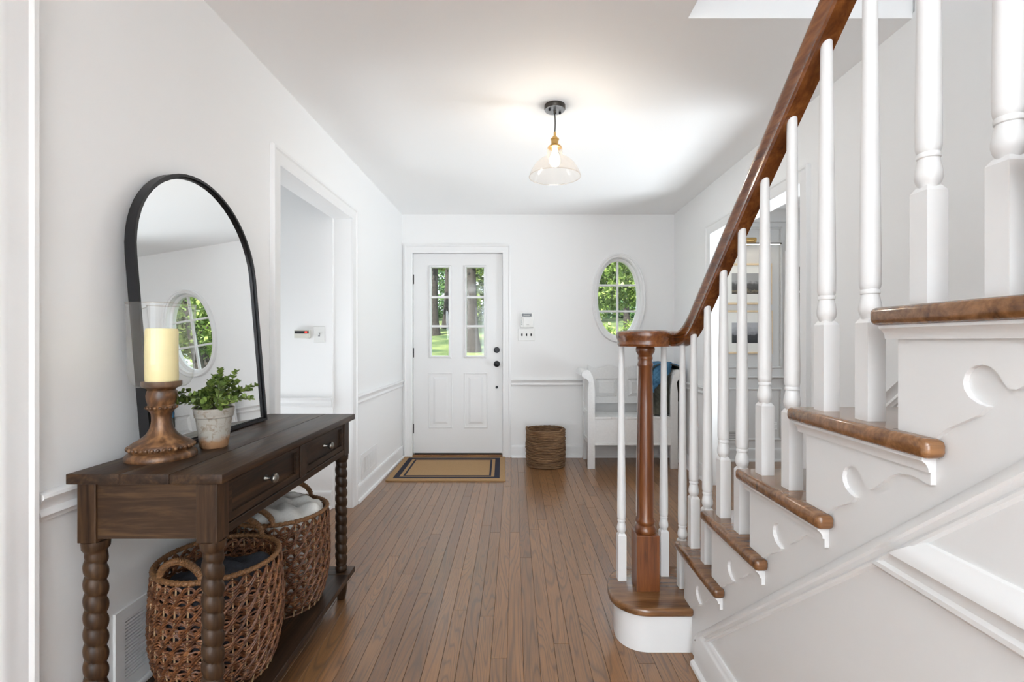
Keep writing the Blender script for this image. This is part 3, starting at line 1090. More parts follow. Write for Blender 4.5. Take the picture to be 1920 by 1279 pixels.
build('starting_step', MB().poly(bull_near(0.0), 'Z', 0.0, Z[1] - TH), 'stair_paint', st, smooth=30, fn=wallx)
build('tread', MB().poly(bull_near(0.026), 'Z', Z[1] - TH, Z[1]), 'bullnose_wood', st, bevel=0.011, segs=3, smooth=50, fn=wallx)
BR = [(0, 0), (0, -0.181), (0.062, -0.181), (0.064, -0.192), (0.078, -0.176), (0.094, -0.162), (0.122, -0.146), (0.143, -0.134), (0.157, -0.120), (0.143, -0.117), (0.130, -0.110), (0.122, -0.099), (0.120, -0.088), (0.123, -0.077), (0.130, -0.068),
      (0.139, -0.063), (0.149, -0.061), (0.160, -0.063), (0.169, -0.069), (0.175, -0.077), (0.180, -0.086), (0.186, -0.092), (0.195, -0.092), (0.208, -0.084), (0.225, -0.070), (0.243, -0.054), (0.262, -0.044), (0.285, -0.039), (0.305, -0.041), (0.316, -0.045), (0.326, -0.045), (0.326, 0)]
for k in range(2, NB + 1):
    f, nr = R[k] + 0.033, R[k + 1]
    t = MB().poly([(XT, f), (1.55, f), (1.55, nr), (XS, nr), (XS, nr - 0.088), (XT, nr - 0.088)], 'Z', Z[k] - TH, Z[k])
    tr = build('tread', t, 'tread_wood', st, bevel=0.011, segs=3, smooth=50, fn=wallx)
    cv = [(0, 0), (-0.022, 0), (-0.022, -0.005), (-0.014, -0.010), (-0.009, -0.017), (-0.008, -0.024), (0, -0.024)]
    mb = MB()
    vs = []
    for y in (R[k] + 0.02, nr - 0.070):
        vs += [(XS - 0.010 + a * 0.8, y, Z[k] - TH + b3) for a, b3 in cv]
    n = len(cv)
    mb.add(vs, [tuple((i, (i + 1) % n, n + (i + 1) % n, n + i)) for i in range(n)] + [tuple(range(n))[::-1], tuple(range(n, 2 * n))])
    mb.box(XS, 1.55, R[k], R[k] + 0.016, Z[k] - TH - 0.02, Z[k] - TH)
    build('cove_moulding', mb, 'stair_paint', tr, smooth=40, fn=wallx)
    build('riser', MB().box(XS + 0.0, 1.55, R[k] - 0.018, R[k], Z[k - 1] - (TH if k > 2 else 0), Z[k] - TH), 'stair_paint', st, fn=wallx)
    build('scroll_bracket', MB().poly([(R[k] - u, Z[k] - TH + v) for u, v in BR], 'X', XS - 0.009, XS), 'stair_paint', st)
# small bracket remnant under tread two sits on the bullnose; raking moulding along the stringer
RK = [(0.0, 0.0), (0.006, -0.001), (0.012, -0.008), (0.017, -0.018), (0.018, -0.024), (0.011, -0.028), (0.009, -0.038), (0.013, -0.044), (0.012, -0.050), (0.0, -0.052)]


def zk(y):
    return 0.7115 + PITCH * (1.016 - y)


mb = MB()
vs = []
for y in (1.752, 0.10):
    vs += [(XS - a, y, zk(y) + b3) for a, b3 in RK]
n = len(RK)
mb.add(vs, [tuple((i, (i + 1) % n, n + (i + 1) % n, n + i)) for i in range(n)] + [tuple(range(n))[::-1], tuple(range(n, 2 * n))])
build('raking_moulding', mb, 'stair_paint', st, smooth=35)
# chair rail and baseboard on the panel below the stairs
RB = [(0.0, 0.0), (0.006, -0.002), (0.010, -0.010), (0.018, -0.022), (0.023, -0.032), (0.024, -0.040), (0.014, -0.046), (0.011, -0.056), (0.010, -0.066), (0.015, -0.072), (0.015, -0.080), (0.009, -0.086), (0.0, -0.088)]
zt_ = 0.852


def rail_clip(prof, ztop, y_end):
    mb = MB()
    vs = []
    for a, b3 in prof:
        z = ztop + b3
        y = 1.016 - (z + 0.048 - 0.7115) / PITCH
        vs.append((XS - a, y, z))
    for a, b3 in prof:
        vs.append((XS - a, y_end, ztop + b3))
    n = len(prof)
    return mb.add(vs, [tuple((i, (i + 1) % n, n + (i + 1) % n, n + i)) for i in range(n)] + [tuple(range(n))[::-1], tuple(range(n, 2 * n))])


build('panel_rail', rail_clip(RB, zt_, 0.1), 'stair_paint', st, smooth=35)
bprof = [(0.0, 0.150), (0.006, 0.150), (0.012, 0.142), (0.014, 0.128), (0.018, 0.122), (0.018, 0.0), (0.0, 0.0)]
mb = MB()
vs = []
for a, b3 in bprof:
    y = 1.756 if b3 < 0.115 else 1.756 - (b3 - 0.10) / PITCH
    vs.append((XS - a, y, b3))
vs += [(XS - a, 0.1, b3) for a, b3 in bprof]
n = len(bprof)
mb.add(vs, [tuple((i, (i + 1) % n, n + (i + 1) % n, n + i)) for i in range(n)] + [tuple(range(n))[::-1], tuple(range(n, 2 * n))])
build('skirting', mb, 'stair_paint', st, smooth=35)
build('shoe_moulding', MB().poly([(0, 0), (0.014, 0), (0.013, 0.010), (0.008, 0.016), (0, 0.018)], 'Y', 0, 1) if False else MB().add(
    [(XS - 0.018 - a, y, z) for y in (1.752, 0.1) for a, z in ((0, 0), (0.014, 0), (0.012, 0.011), (0.006, 0.017), (0, 0.018))],
    [(0, 1, 6, 5), (1, 2, 7, 6), (2, 3, 8, 7), (3, 4, 9, 8), (4, 0, 5, 9), (4, 3, 2, 1, 0), (5, 6, 7, 8, 9)]), 'stair_paint', st)

# handrail
RX = 0.690


def rail_u(y):
    """underside height of the raking rail"""
    return 1.4025 + 0.82 * (1.584 - y)


ZV = 1.158
# rail profile, a sideways, b upwards from the underside; moulded sides
RP = [(-0.020, 0.0), (0.020, 0.0), (0.0215, 0.006), (0.0235, 0.008), (0.0235, 0.012), (0.0225, 0.015), (0.024, 0.026), (0.0285, 0.038), (0.030, 0.047), (0.0275, 0.056), (0.019, 0.0615), (0.0, 0.064),
      (-0.019, 0.0615), (-0.0275, 0.056), (-0.030, 0.047), (-0.0285, 0.038), (-0.024, 0.026), (-0.0225, 0.015), (-0.0235, 0.012), (-0.0235, 0.008), (-0.0215, 0.006)]
path = []
y = 0.45
while y < 1.74:
    path.append((RX, y, rail_u(y)))
    y += 0.08
# easing: quadratic blend from the rake at y=1.79 to level at y=1.985
y0, y1 = 1.765, 1.995
p0 = Vector((RX, y0, rail_u(y0)))
yc = y0 + (rail_u(y0) - ZV) / 0.82
pc = Vector((RX, yc, ZV))
p2 = Vector((RX, y1, ZV))
for i in range(13):
    t = i / 12
    path.append(tuple(p0 * (1 - t) ** 2 + pc * 2 * t * (1 - t) + p2 * t * t))
NX, NY = 0.536, 1.9625
# volute: turn left around the newel, seen from above counter-clockwise, tightening
r0 = RX - NX
import itertools
c_y = y1
a_end = 1.55 * PI
for i in range(1, 40):
    t = i / 39
    a = a_end * t
    r = r0 - (r0 - 0.088) * min(1.0, t * 1.8)
    cxx = NX
    cyy = NY + (c_y - NY) * (1 - min(1, t * 2.2))
    path.append((cxx + r * math.cos(a), cyy + r * math.sin(a), ZV))
build('handrail', MB().sweep(path, RP, (0, 0, 1)), 'stair_wood', st, smooth=40)
capp = [(0.0, 0.0), (0.098, 0.0), (0.1, 0.007), (0.098, 0.014), (0.099, 0.026), (0.104, 0.038), (0.105, 0.047), (0.100, 0.057), (0.085, 0.064), (0.0, 0.067)]
build('volute_cap', MB().lathe(capp, (NX, NY, ZV), 36, cap=False), 'stair_wood', st, smooth=40)

# newel
nw = MB()
nz = Z[1]
build('newel_post', MB().lathe([(0.0, 0.222), (0.038, 0.222), (0.043, 0.230), (0.044, 0.240), (0.038, 0.250), (0.034, 0.256), (0.038, 0.264), (0.040, 0.272), (0.036, 0.281), (0.033, 0.290), (0.0345, 0.40), (0.0335, 0.55), (0.0305, 0.75), (0.0275, 0.897), (0.0305, 0.901), (0.0315, 0.908), (0.029, 0.915), (0.027, 0.924), (0.0295, 0.930), (0.030, 0.936), (0.027, 0.942), (0.030, 0.949), (0.0365, 0.958), (0.0385, 0.968), (0.0375, 0.976), (0.033, 0.982), (0.026, 0.987), (0.023, 0.992), (0.0, 0.992)], (NX, NY, nz), 28, cap=False),
      'newel_wood', st, smooth=45)
build('newel_base', MB().box(NX - 0.046, NX + 0.046, NY - 0.046, NY + 0.046, nz, nz + 0.224), 'newel_wood', st, bevel=0.003)


def baluster(x, y, z0, z1, slope=True):
    hw = 0.0173
    h = z1 - z0
    mb = MB().box(x - hw, x + hw, y - hw, y + hw, z0, z0 + 0.188)
    v0 = len(mb.v)
    vs = [(x + sx * hw, y + sy * hw, z0 + 0.188) for sx, sy in ((-1, -1), (1, -1), (1, 1), (-1, 1))] + [(x + sx * 0.012, y + sy * 0.012, z0 + 0.197) for sx, sy in ((-1, -1), (1, -1), (1, 1), (-1, 1))]
    mb.add(vs, [(0, 1, 5, 4), (1, 2, 6, 5), (2, 3, 7, 6), (3, 0, 4, 7), (4, 5, 6, 7)])
    pr = [(0.013, 0.192), (0.0142, 0.199), (0.0172, 0.204), (0.0192, 0.212), (0.0190, 0.220), (0.0170, 0.231), (0.0150, 0.240), (0.0146, 0.243), (0.0165, 0.2445), (0.0170, 0.248), (0.0163, 0.2515), (0.0150, 0.253), (0.0168, 0.256), (0.0178, 0.263), (0.0180, 0.30), (0.0165, 0.45), (0.0138, 0.65), (0.0118, h - 0.02), (0.0115, h)]
    pr = [p for p in pr if p[1] <= h]
    mb.lathe(pr, (x, y, z0), 18)
    return build('baluster', mb, 'stair_paint', st, smooth=40)


for k in range(2, NB + 1):
    for d in (0.031, 0.161):
        y = R[k] - d
        if y < 0.5:
            continue
        if y > y0:
            zt = ZV + 0.02 if y > 1.90 else None
            # on the easing: find rail underside
            best = min(path, key=lambda p: abs(p[1] - y) + (10 if abs(p[0] - RX) > 0.001 else 0))
            zt = best[2] + 0.012
        else:
            zt = rail_u(y) + 0.012
        baluster(RX, y, Z[k], zt)
for (bx, by) in ((0.452, 2.022), (0.545, 2.075), (0.642, 2.060), (0.687, 1.960)):
    baluster(bx, by, Z[1], ZV + 0.004)

# ------------------------------------------------------------------ pendant lamp
PX, PY = 0.222, 2.62
pl = thing('pendant_lamp', 'glass bell pendant lamp with brass socket hanging from the ceiling', 'pendant lamp', (PX, PY, H))
cn = build('canopy', MB().lathe([(0.0, 0.0), (0.057, 0.0), (0.0575, -0.020), (0.055, -0.024), (0.0, -0.026)], (PX, PY, H), 40, cap=False), 'dark_bronze', pl, smooth=40)
build('canopy_face', MB().lathe([(0.0, -0.0262), (0.054, -0.0245), (0.054, -0.027), (0.0, -0.028)], (PX, PY, H), 40, cap=False), 'steel_grey', cn, smooth=40)
for dx, dy in ((0.03, 0.02), (-0.03, -0.02)):
    build('screw', MB().lathe([(0.0, -0.026), (0.006, -0.027), (0.006, -0.036), (0.0, -0.037)], (PX + dx, PY + dy, H), 10, cap=False), 'dark_slot', cn)
build('cord_grip', MB().lathe([(0.0, -0.027), (0.008, -0.027), (0.007, -0.045), (0.0, -0.046)], (PX, PY, H), 14, cap=False), 'dark_bronze', pl, smooth=40)
cp = [(PX + 0.002 * math.sin(i / 8 * PI), PY, H - 0.044 - 0.105 * i / 8) for i in range(9)]
build('cord', MB().tube(cp, 0.0032, 8, (0, 1, 0)), 'wire_black', pl, smooth=60)
build('socket', MB().lathe([(0.0, -0.145), (0.006, -0.145), (0.007, -0.165), (0.012, -0.170), (0.013, -0.176), (0.023, -0.181), (0.024, -0.187), (0.020, -0.190), (0.020, -0.212), (0.024, -0.216), (0.034, -0.222), (0.038, -0.228), (0.038, -0.232), (0.0, -0.232)], (PX, PY, H), 32, cap=False), 'brass', pl, smooth=35)
sp_o = [(0.034, -0.226), (0.040, -0.232), (0.042, -0.240), (0.040, -0.250), (0.042, -0.258), (0.040, -0.266), (0.044, -0.274), (0.062, -0.286), (0.085, -0.300), (0.108, -0.322), (0.126, -0.350), (0.136, -0.372), (0.141, -0.388)]
sp_i = [(r - 0.003, z + 0.001) for r, z in sp_o[::-1]]
build('shade', MB().lathe(sp_o, (PX, PY, H), 48, cap=False), 'shade_glass', pl, smooth=50)
rim = [(PX + 0.1395 * math.cos(2 * PI * i / 48), PY + 0.1395 * math.sin(2 * PI * i / 48), H - 0.388) for i in range(48)]
build('shade_rim', MB().tube(rim, 0.0026, 6, closed=True), 'shade_glass', pl, smooth=60)
build('bulb', MB().lathe([(0.0, -0.232), (0.013, -0.234), (0.014, -0.252), (0.022, -0.272), (0.029, -0.294), (0.028, -0.312), (0.018, -0.328), (0.0, -0.334)], (PX, PY, H), 24, cap=False), 'bulb_glow', pl, smooth=60)
lb = light('pendant_bulb', 'POINT', (0, 0, 0), (0, 0, 0), 3.6, (1.0, 0.94, 0.85), shadow_soft_size=0.03)
lb.parent = pl
lb.location = (0, 0, -0.365)

# ------------------------------------------------------------------ wall devices
kp = thing('alarm_keypad', 'white alarm keypad with black display beside the front door', 'keypad', (0.13, YF, 1.39))
kx0, kx1, kz0, kz1 = 0.064, 0.197, 1.318, 1.467
build('body', MB().box(kx0, kx1, YF - 0.026, YF, kz0, kz1), 'plastic_white', kp, bevel=0.004)
build('display', MB().box(kx0 + 0.015, kx1 - 0.020, YF - 0.0275, YF - 0.02, kz1 - 0.040, kz1 - 0.010), 'display_black', kp)
build('display_text', MB().box(kx0 + 0.03, kx1 - 0.036, YF - 0.0282, YF - 0.027, kz1 - 0.029, kz1 - 0.023), 'lcd_text', kp)
build('flap', MB().box(kx0 + 0.028, kx1 - 0.004, YF - 0.0295, YF - 0.02, kz0 + 0.012, kz1 - 0.046), 'plastic_white', kp, bevel=0.002)
build('flap_mark', MB().box(kx0 + 0.060, kx0 + 0.088, YF - 0.0301, YF - 0.029, kz0 + 0.024, kz0 + 0.028), 'grey_print', kp)
for i in range(4):
    build('button', lathe_y(MB(), [(0, 0), (0.0065, 0), (0.006, 0.004), (0, 0.0045)], (kx0 + 0.013, YF - 0.0255, kz1 - 0.056 - 0.020 * i), 12), 'grey_print', kp)


def switch_plate(label, cx, yy, cz, w, h, n, group=None):
    t = thing('light_switch', label, 'light switch', (cx, yy, cz))
    build('plate', MB().box(cx - w / 2, cx + w / 2, yy - 0.006, yy, cz - h / 2, cz + h / 2), 'plastic_white', t, bevel=0.003)
    for i in range(n):
        xx = cx + (i - (n - 1) / 2) * 0.0465
        build('slot', MB().box(xx - 0.0065, xx + 0.0065, yy - 0.0068, yy - 0.004, cz - 0.013, cz + 0.013), 'dark_slot' if n > 1 else 'grey_print', t)
        build('toggle', MB().poly([(yy - 0.018, cz + 0.004), (yy - 0.016, cz + 0.012), (yy - 0.006, cz + 0.004), (yy - 0.006, cz - 0.006)], 'X', xx - 0.0035, xx + 0.0035), 'dark_slot' if n > 1 else 'plastic_white', t)
    return t


switch_plate('triple light switch plate with dark toggles under the alarm keypad', 0.126, YF, 1.243, 0.168, 0.122, 3)
switch_plate('single light switch plate inside the side hall', -1.371, HY1 - 0.012, 1.225, 0.078, 0.116, 1)
td = thing('alarm_sensor', 'small cream alarm panel with red light in the side hall', 'alarm panel', (-1.48, HY1 - 0.012, 1.23))
yy = HY1 - 0.012
build('body', MB().box(-1.538, -1.432, yy - 0.026, yy, 1.200, 1.258), 'plastic_cream', td, bevel=0.003)
build('display', MB().box(-1.534, -1.436, yy - 0.0275, yy - 0.02, 1.232, 1.250), 'display_black', td)
build('indicator', MB().box(-1.462, -1.446, yy - 0.0285, yy - 0.02, 1.235, 1.247), 'red_led', td)


def vent(label, axis, w0, a0, a1, z0, z1, sgn, n, fn=None, vertical=False, mat='trim_paint'):
    """grille on a wall face; axis X: wall at x=w0 spanning y a0..a1; axis Y: wall at y=w0 spanning x"""
    t = thing('wall_vent', label, 'vent', ((w0, (a0 + a1) / 2, z0) if axis == 'X' else ((a0 + a1) / 2, w0, z0)))

    def bx(mb, p0, p1, d0, d1, q0, q1):
        u0, u1 = sorted((w0 + sgn * d0, w0 + sgn * d1))
        if axis == 'X':
            mb.box(u0, u1, p0, p1, q0, q1)
        else:
            mb.box(p0, p1, u0, u1, q0, q1)
        return mb
    m = 0.034
    f = MB()
    bx(f, a0, a1, 0, 0.007, z0, z0 + m)
    bx(f, a0, a1, 0, 0.007, z1 - m, z1)
    bx(f, a0, a0 + m, 0, 0.007, z0 + m, z1 - m)
    bx(f, a1 - m, a1, 0, 0.007, z0 + m, z1 - m)
    build('frame', f, mat, t)
    build('duct', bx(MB(), a0 + m, a1 - m, 0.0002, 0.001, z0 + m, z1 - m), 'dark_slot', t)
    for i in range(n):
        if vertical:
            c = a0 + m + (a1 - a0 - 2 * m) * (i + 0.5) / n
            hw = (a1 - a0 - 2 * m) / n * 0.30
            build('slat', bx(MB(), c - hw, c + hw, 0.001, 0.006, z0 + m, z1 - m), mat, t)
        else:
            c = z0 + m + (z1 - z0 - 2 * m) * (i + 0.5) / n
            hw = (z1 - z0 - 2 * m) / n * 0.30
            build('slat', bx(MB(), a0 + m, a1 - m, 0.001, 0.006, c - hw, c + hw), mat, t)


vent('white floor-level wall vent behind the basket under the console', 'X', xl(1.41), 1.405, 1.80, 0.128, 0.378, 1, 18)
vent('white floor-level wall vent between hall opening and front door', 'X', xl(3.62), 3.60, 4.01, 0.135, 0.325, 1, 16, vertical=True)
vent('dark slotted vent low on the grey dining room wall', 'Y', YD, 2.02, 2.26, 0.17, 0.325, -1, 8, mat='dining_paint')
ot = thing('wall_outlet', 'double wall outlet low on the grey dining room wall', 'outlet', (2.565, YD, 0.36))
build('plate', MB().box(2.540, 2.590, YD - 0.006, YD, 0.300, 0.392), 'dining_paint', ot, bevel=0.002)
for zc in (0.325, 0.367):
    rcp = build('receptacle', MB().box(2.549, 2.581, YD - 0.008, YD - 0.004, zc - 0.014, zc + 0.014), 'plastic_white', ot, bevel=0.002)
    for dx in (-0.007, 0.007):
        build('slot', MB().box(2.565 + dx - 0.0015, 2.565 + dx + 0.0015, YD - 0.0086, YD - 0.006, zc - 0.002, zc + 0.009), 'dark_slot', rcp)

# ------------------------------------------------------------------ dining pictures and lamp


def picture(label, x0, x1, z0, z1, px0, px1, pz0, pz1, mat):
    t = thing('framed_picture', label, 'picture', ((x0 + x1) / 2, YD, z0), group='framed landscape prints on the dining room wall')
    pr = [(0, 0), (0, 0.022), (0.003, 0.026), (0.015, 0.026), (0.018, 0.022), (0.018, 0)]
    f = MB().sweep([(x0, YD, z0), (x0, YD, z1), (x1, YD, z1), (x1, YD, z0)], [(a, b) for a, b in pr], (0, -1, 0), closed=True, miter=True)
    build('frame', f, 'oak_frame', t)
    build('mat_board', MB().box(x0 + 0.012, x1 - 0.012, YD - 0.012, YD - 0.002, z0 + 0.012, z1 - 0.012), 'mat_board', t)
    build('print', MB().box(px0, px1, YD - 0.0135, YD - 0.0115, pz0, pz1), mat, t)


picture('upper oak-framed landscape print under the brass picture light', 2.028, 2.525, 1.538, 1.940, 2.135, 2.418, 1.642, 1.844, 'print_field')
picture('lower oak-framed shore print on the dining room wall', 2.028, 2.530, 1.055, 1.480, 2.135, 2.418, 1.160, 1.360, 'print_shore')
pc_ = thing('picture_light', 'brass picture light above the upper framed print', 'picture light', (2.277, YD, 2.14))
build('backplate', MB().box(2.24, 2.314, YD - 0.012, YD, 2.118, 2.172), 'brass', pc_, bevel=0.003)
arm = [(2.300, YD - 0.01, 2.150), (2.300, YD - 0.05, 2.172), (2.300, YD - 0.10, 2.168), (2.300, YD - 0.135, 2.140), (2.300, YD - 0.14, 2.118)]
build('arm', MB().tube(arm, 0.005, 8, (1, 0, 0)), 'brass', pc_, smooth=60)
build('lamp_housing', MB().tube([(2.225, YD - 0.11, 2.15), (2.318, YD - 0.11, 2.15)], 0.024, 16, (0, 0, 1)), 'brass', pc_, smooth=60)
bar = build('light_bar', MB().box(2.005, 2.552, YD - 0.148, YD - 0.120, 2.104, 2.118), 'dark_bronze', pc_, bevel=0.003)
build('diffuser', MB().box(2.02, 2.537, YD - 0.143, YD - 0.125, 2.101, 2.104), 'picture_lamp_glow', bar)

# ------------------------------------------------------------------ console table
TX0, TX1, TY0, TY1, TZ = -1.140, -0.742, 1.220, 2.240, 0.841
ct = thing('console_table', 'dark wooden console table with barley-twist legs and two drawers', 'console table', ((TX0 + TX1) / 2, (TY0 + TY1) / 2, 0))
xs = [TX0, TX0 + 0.135, TX0 + 0.262, TX1]
for i in range(3):
    tb = MB().box(xs[i] + 0.0002, xs[i + 1] - 0.0002, TY0, TY1, TZ - 0.026, TZ)
    build('top_board', tb, 'console_wood', ct, bevel=0.0035 if i == 2 else 0.0012, smooth=30)
ZA = 0.668
PXS = (-1.128, -0.767)
for (px0, px1) in ((-1.126, -1.078), (-0.820, -0.766)):
    for (py0, py1) in ((1.236, 1.290), (2.172, 2.226)):
        build('corner_post', MB().box(px0, px1, py0, py1, ZA - 0.010, TZ - 0.026), 'console_wood_post', ct, bevel=0.002)
for (py0, py1) in ((1.242, 1.262), (2.200, 2.220)):
    build('end_panel', MB().box(-1.078, -0.820, py0, py1, ZA, TZ - 0.026), 'console_wood_side', ct)
build('back_panel', MB().box(-1.120, -1.104, 1.29, 2.172, ZA, TZ - 0.026), 'console_wood', ct)
build('bottom_rail', MB().box(-0.800, -0.768, 1.29, 2.172, ZA - 0.004, ZA + 0.020), 'console_wood', ct, bevel=0.002)
build('top_rail', MB().box(-0.800, -0.770, 1.29, 2.172, TZ - 0.038, TZ - 0.026), 'console_wood', ct)
build('centre_stile', MB().box(-0.800, -0.767, 1.728, 1.776, ZA + 0.020, TZ - 0.038), 'console_wood_post', ct, bevel=0.002)
for (dy0, dy1) in ((1.293, 1.725), (1.779, 2.169)):
    dz0, dz1 = ZA + 0.022, TZ - 0.040
    d = MB()
    fx0, fx1 = -0.792, -0.772
    fw = 0.022
    d.box(fx0, fx1, dy0, dy1, dz1 - fw * 0.6, dz1).box(fx0, fx1, dy0, dy1, dz0, dz0 + fw).box(fx0, fx1, dy0, dy0 + fw, dz0 + fw, dz1 - fw * 0.6).box(fx0, fx1, dy1 - fw, dy1, dz0 + fw, dz1 - fw * 0.6)
    d.box(fx0 - 0.002, fx1 - 0.010, dy0 + 0.01, dy1 - 0.01, dz0 + 0.01, dz1 - 0.01)
    dd = build('drawer', d, 'console_wood', ct)
    yc, zc = (dy0 + dy1) / 2, (dz0 + dz1) / 2 + 0.004
    t = MB().lathe([(0.0, 0), (0.010, 0), (0.0095, 0.004), (0.006, 0.008), (0.006, 0.018), (0.012, 0.022), (0.0155, 0.028), (0.015, 0.034), (0.010, 0.038), (0.0, 0.039)], (0, 0, 0), 20, cap=False)
    kk = MB().add([(-0.782 + v[2], yc + v[0], zc + v[1]) for v in t.v], t.f)
    build('knob', kk, 'pewter', dd, smooth=50)
SZ = 0.130
for (lx, ly) in ((-1.100, 1.263), (-0.792, 1.263), (-1.100, 2.199), (-0.792, 2.199)):
    prof = [(0.020, SZ), (0.024, SZ + 0.002), (0.026, SZ + 0.016), (0.021, SZ + 0.026)]
    zz = SZ + 0.03
    top = ZA - 0.010
    body = []
    while zz < top - 0.028:
        body.append((0.024, zz))
        zz += 0.0036
    prof = prof + body + [(0.026, top - 0.026), (0.030, top - 0.020), (0.031, top - 0.006), (0.031, top)]
    pitch = 0.0435
    lo, hi = SZ + 0.03, top - 0.03
    tw = 1 if lx < -1 else 1

    def fnr(r, z, a, lo=lo, hi=hi):
        if lo <= z <= hi:
            ph = ((z - lo) / pitch + a / (2 * PI)) % 1.0
            k = min(1.0, (z - lo) / 0.03, (hi - z) / 0.03)
            bulge = 0.0185 + 0.0085 * math.sqrt(max(0.0, 1 - (2 * ph - 1) ** 2))
            return r * (1 - k) + bulge * k
        return r
    build('leg', MB().lathe(prof, (lx, ly, 0), 28, fn=fnr), 'console_wood_post', ct, smooth=60)
    build('foot', MB().lathe([(0.014, 0.0), (0.018, 0.004), (0.023, 0.030), (0.027, 0.060), (0.026, 0.078), (0.020, 0.086), (0.024, 0.094), (0.024, SZ - 0.024)], (lx, ly, 0), 20), 'console_wood_post', ct, smooth=50)
sy = [TY0, TY0 + 0.085, TY1 - 0.085, TY1]
build('shelf_board', MB().box(TX0 + 0.004, TX1, sy[0], sy[1] - 0.0008, SZ - 0.024, SZ), 'console_wood_side', ct, bevel=0.002)
build('shelf_board', MB().box(TX0 + 0.004, TX1, sy[2] + 0.0008, sy[3], SZ - 0.024, SZ), 'console_wood_side', ct, bevel=0.002)
for (a, b2) in ((TX0 + 0.004, -1.045), (-1.045, -0.945), (-0.945, -0.842), (-0.842, TX1)):
    build('shelf_board', MB().box(a + 0.0006, b2 - 0.0006, sy[1], sy[2], SZ - 0.024, SZ), 'console_wood', ct, bevel=0.002)

# ------------------------------------------------------------------ leaning mirror
mr = thing('arched_mirror', 'tall arched mirror with thin black frame leaning on the console', 'mirror', (-1.07, 1.727, TZ))
LEAN = math.radians(4.7)
MY0, MY1, MH = 1.398, 2.056, 0.922
MR = (MY1 - MY0) / 2


def lean(v):
    # v: (d, y, h): d depth in front of the back face, h height above the table
    d, y, h = v
    return (-1.086 + d * math.cos(LEAN) - h * math.sin(LEAN), y, TZ + 0.0005 + h * math.cos(LEAN) + d * math.sin(LEAN))


def arch(ins, n=28):
    r = MR - ins
    yc = (MY0 + MY1) / 2
    hc = MH - MR
    p = [(MY0 + ins, 0 + ins), (MY1 - ins, 0 + ins)]
    for i in range(n + 1):
        a = PI * i / n
        p.append((yc + r * math.cos(a), hc + r * math.sin(a)))
    return p


def arch_ring(i0, i1, d0, d1):
    A, B = arch(i0), arch(i1)
    n = len(A)
    vs = []
    for lp, d in ((A, d0), (A, d1), (B, d1), (B, d0)):
        vs += [(d, p[0], p[1]) for p in lp]
    fs = []
    for i in range(n):
        j = (i + 1) % n
        for q in range(4):
            r = (q + 1) % 4
            fs.append((q * n + i, q * n + j, r * n + j, r * n + i))
    return MB().add(vs, fs)


build('frame', arch_ring(0.0, 0.009, 0.0, 0.030), 'black_metal', mr, smooth=30, fn=lean)
build('frame_lip', arch_ring(0.009, 0.016, 0.004, 0.022), 'black_metal', mr, smooth=30, fn=lean)
gp = arch(0.010)
build('glass', MB().poly([(p[0], p[1]) for p in gp], 'X', 0.006, 0.018), 'mirror_silver', mr, fn=lean)

# ------------------------------------------------------------------ candle holder and candle
HX, HY = -1.030, 1.403
ch = thing('candle_holder', 'turned wooden candle holder with clear glass hurricane on the console', 'candle holder', (HX, HY, TZ))
ped = [(0.0, 0.0), (0.088, 0.0), (0.089, 0.006), (0.086, 0.014), (0.080, 0.019), (0.076, 0.022), (0.078, 0.026), (0.080, 0.031), (0.078, 0.040), (0.070, 0.046), (0.060, 0.052), (0.048, 0.060), (0.038, 0.070), (0.030, 0.084), (0.026, 0.100), (0.0245, 0.115), (0.026, 0.128), (0.031, 0.136), (0.034, 0.140), (0.036, 0.150), (0.033, 0.154), (0.035, 0.160), (0.0375, 0.168), (0.0385, 0.180), (0.037, 0.192), (0.034, 0.197), (0.036, 0.201), (0.046, 0.205), (0.050, 0.210), (0.050, 0.222), (0.0, 0.222)]
build('pedestal', MB().lathe(ped, (HX, HY, TZ), 48, cap=False), 'candle_wood', ch, smooth=45)
for (rr, zz, nb, rb) in ((0.079, 0.033, 36, 0.0058), (0.0355, 0.146, 18, 0.0052)):
    for i in range(nb):
        a = 2 * PI * i / nb
        c = Vector((HX + rr * math.cos(a), HY + rr * math.sin(a), TZ + zz))
        t = MB().lathe([(0.0001, -rb), (rb * 0.75, -rb * 0.7), (rb, 0), (rb * 0.75, rb * 0.7), (0.0001, rb)], c, 8, cap=False)
        build('bead', t, 'candle_wood', ch, smooth=80)
go = [(0.046, 0.206), (0.060, 0.207), (0.070, 0.216), (0.077, 0.232), (0.080, 0.255), (0.0805, 0.30), (0.081, 0.36), (0.083, 0.42), (0.0845, 0.446)]
build('hurricane_glass', MB().lathe(go, (HX, HY, TZ), 64, cap=False), 'hurricane_glass', ch, smooth=60)
rimc = [(HX + 0.0842 * math.cos(2 * PI * i / 64), HY + 0.0842 * math.sin(2 * PI * i / 64), TZ + 0.446) for i in range(64)]
build('glass_rim', MB().tube(rimc, 0.0016, 6, closed=True), 'shade_glass', ch, smooth=60)
cd = thing('pillar_candle', 'cream pillar candle inside the glass hurricane', 'candle', (HX, HY, TZ + 0.222))


def cwob(r, z, a):
    return r * (1 + 0.012 * math.sin(3 * a + z * 30)) if r > 0.01 else r


build('wax', MB().lathe([(0.0, 0.222), (0.040, 0.222), (0.0412, 0.226), (0.041, 0.30), (0.0405, 0.368), (0.038, 0.375), (0.034, 0.372), (0.026, 0.362), (0.0, 0.358)], (HX, HY, TZ), 40, cap=False, fn=cwob), 'wax', cd, smooth=50)
build('wick', MB().tube([(HX, HY, TZ + 0.356), (HX + 0.001, HY, TZ + 0.366), (HX + 0.003, HY, TZ + 0.374)], 0.0012, 6, (0, 1, 0)), 'dark_slot', cd)

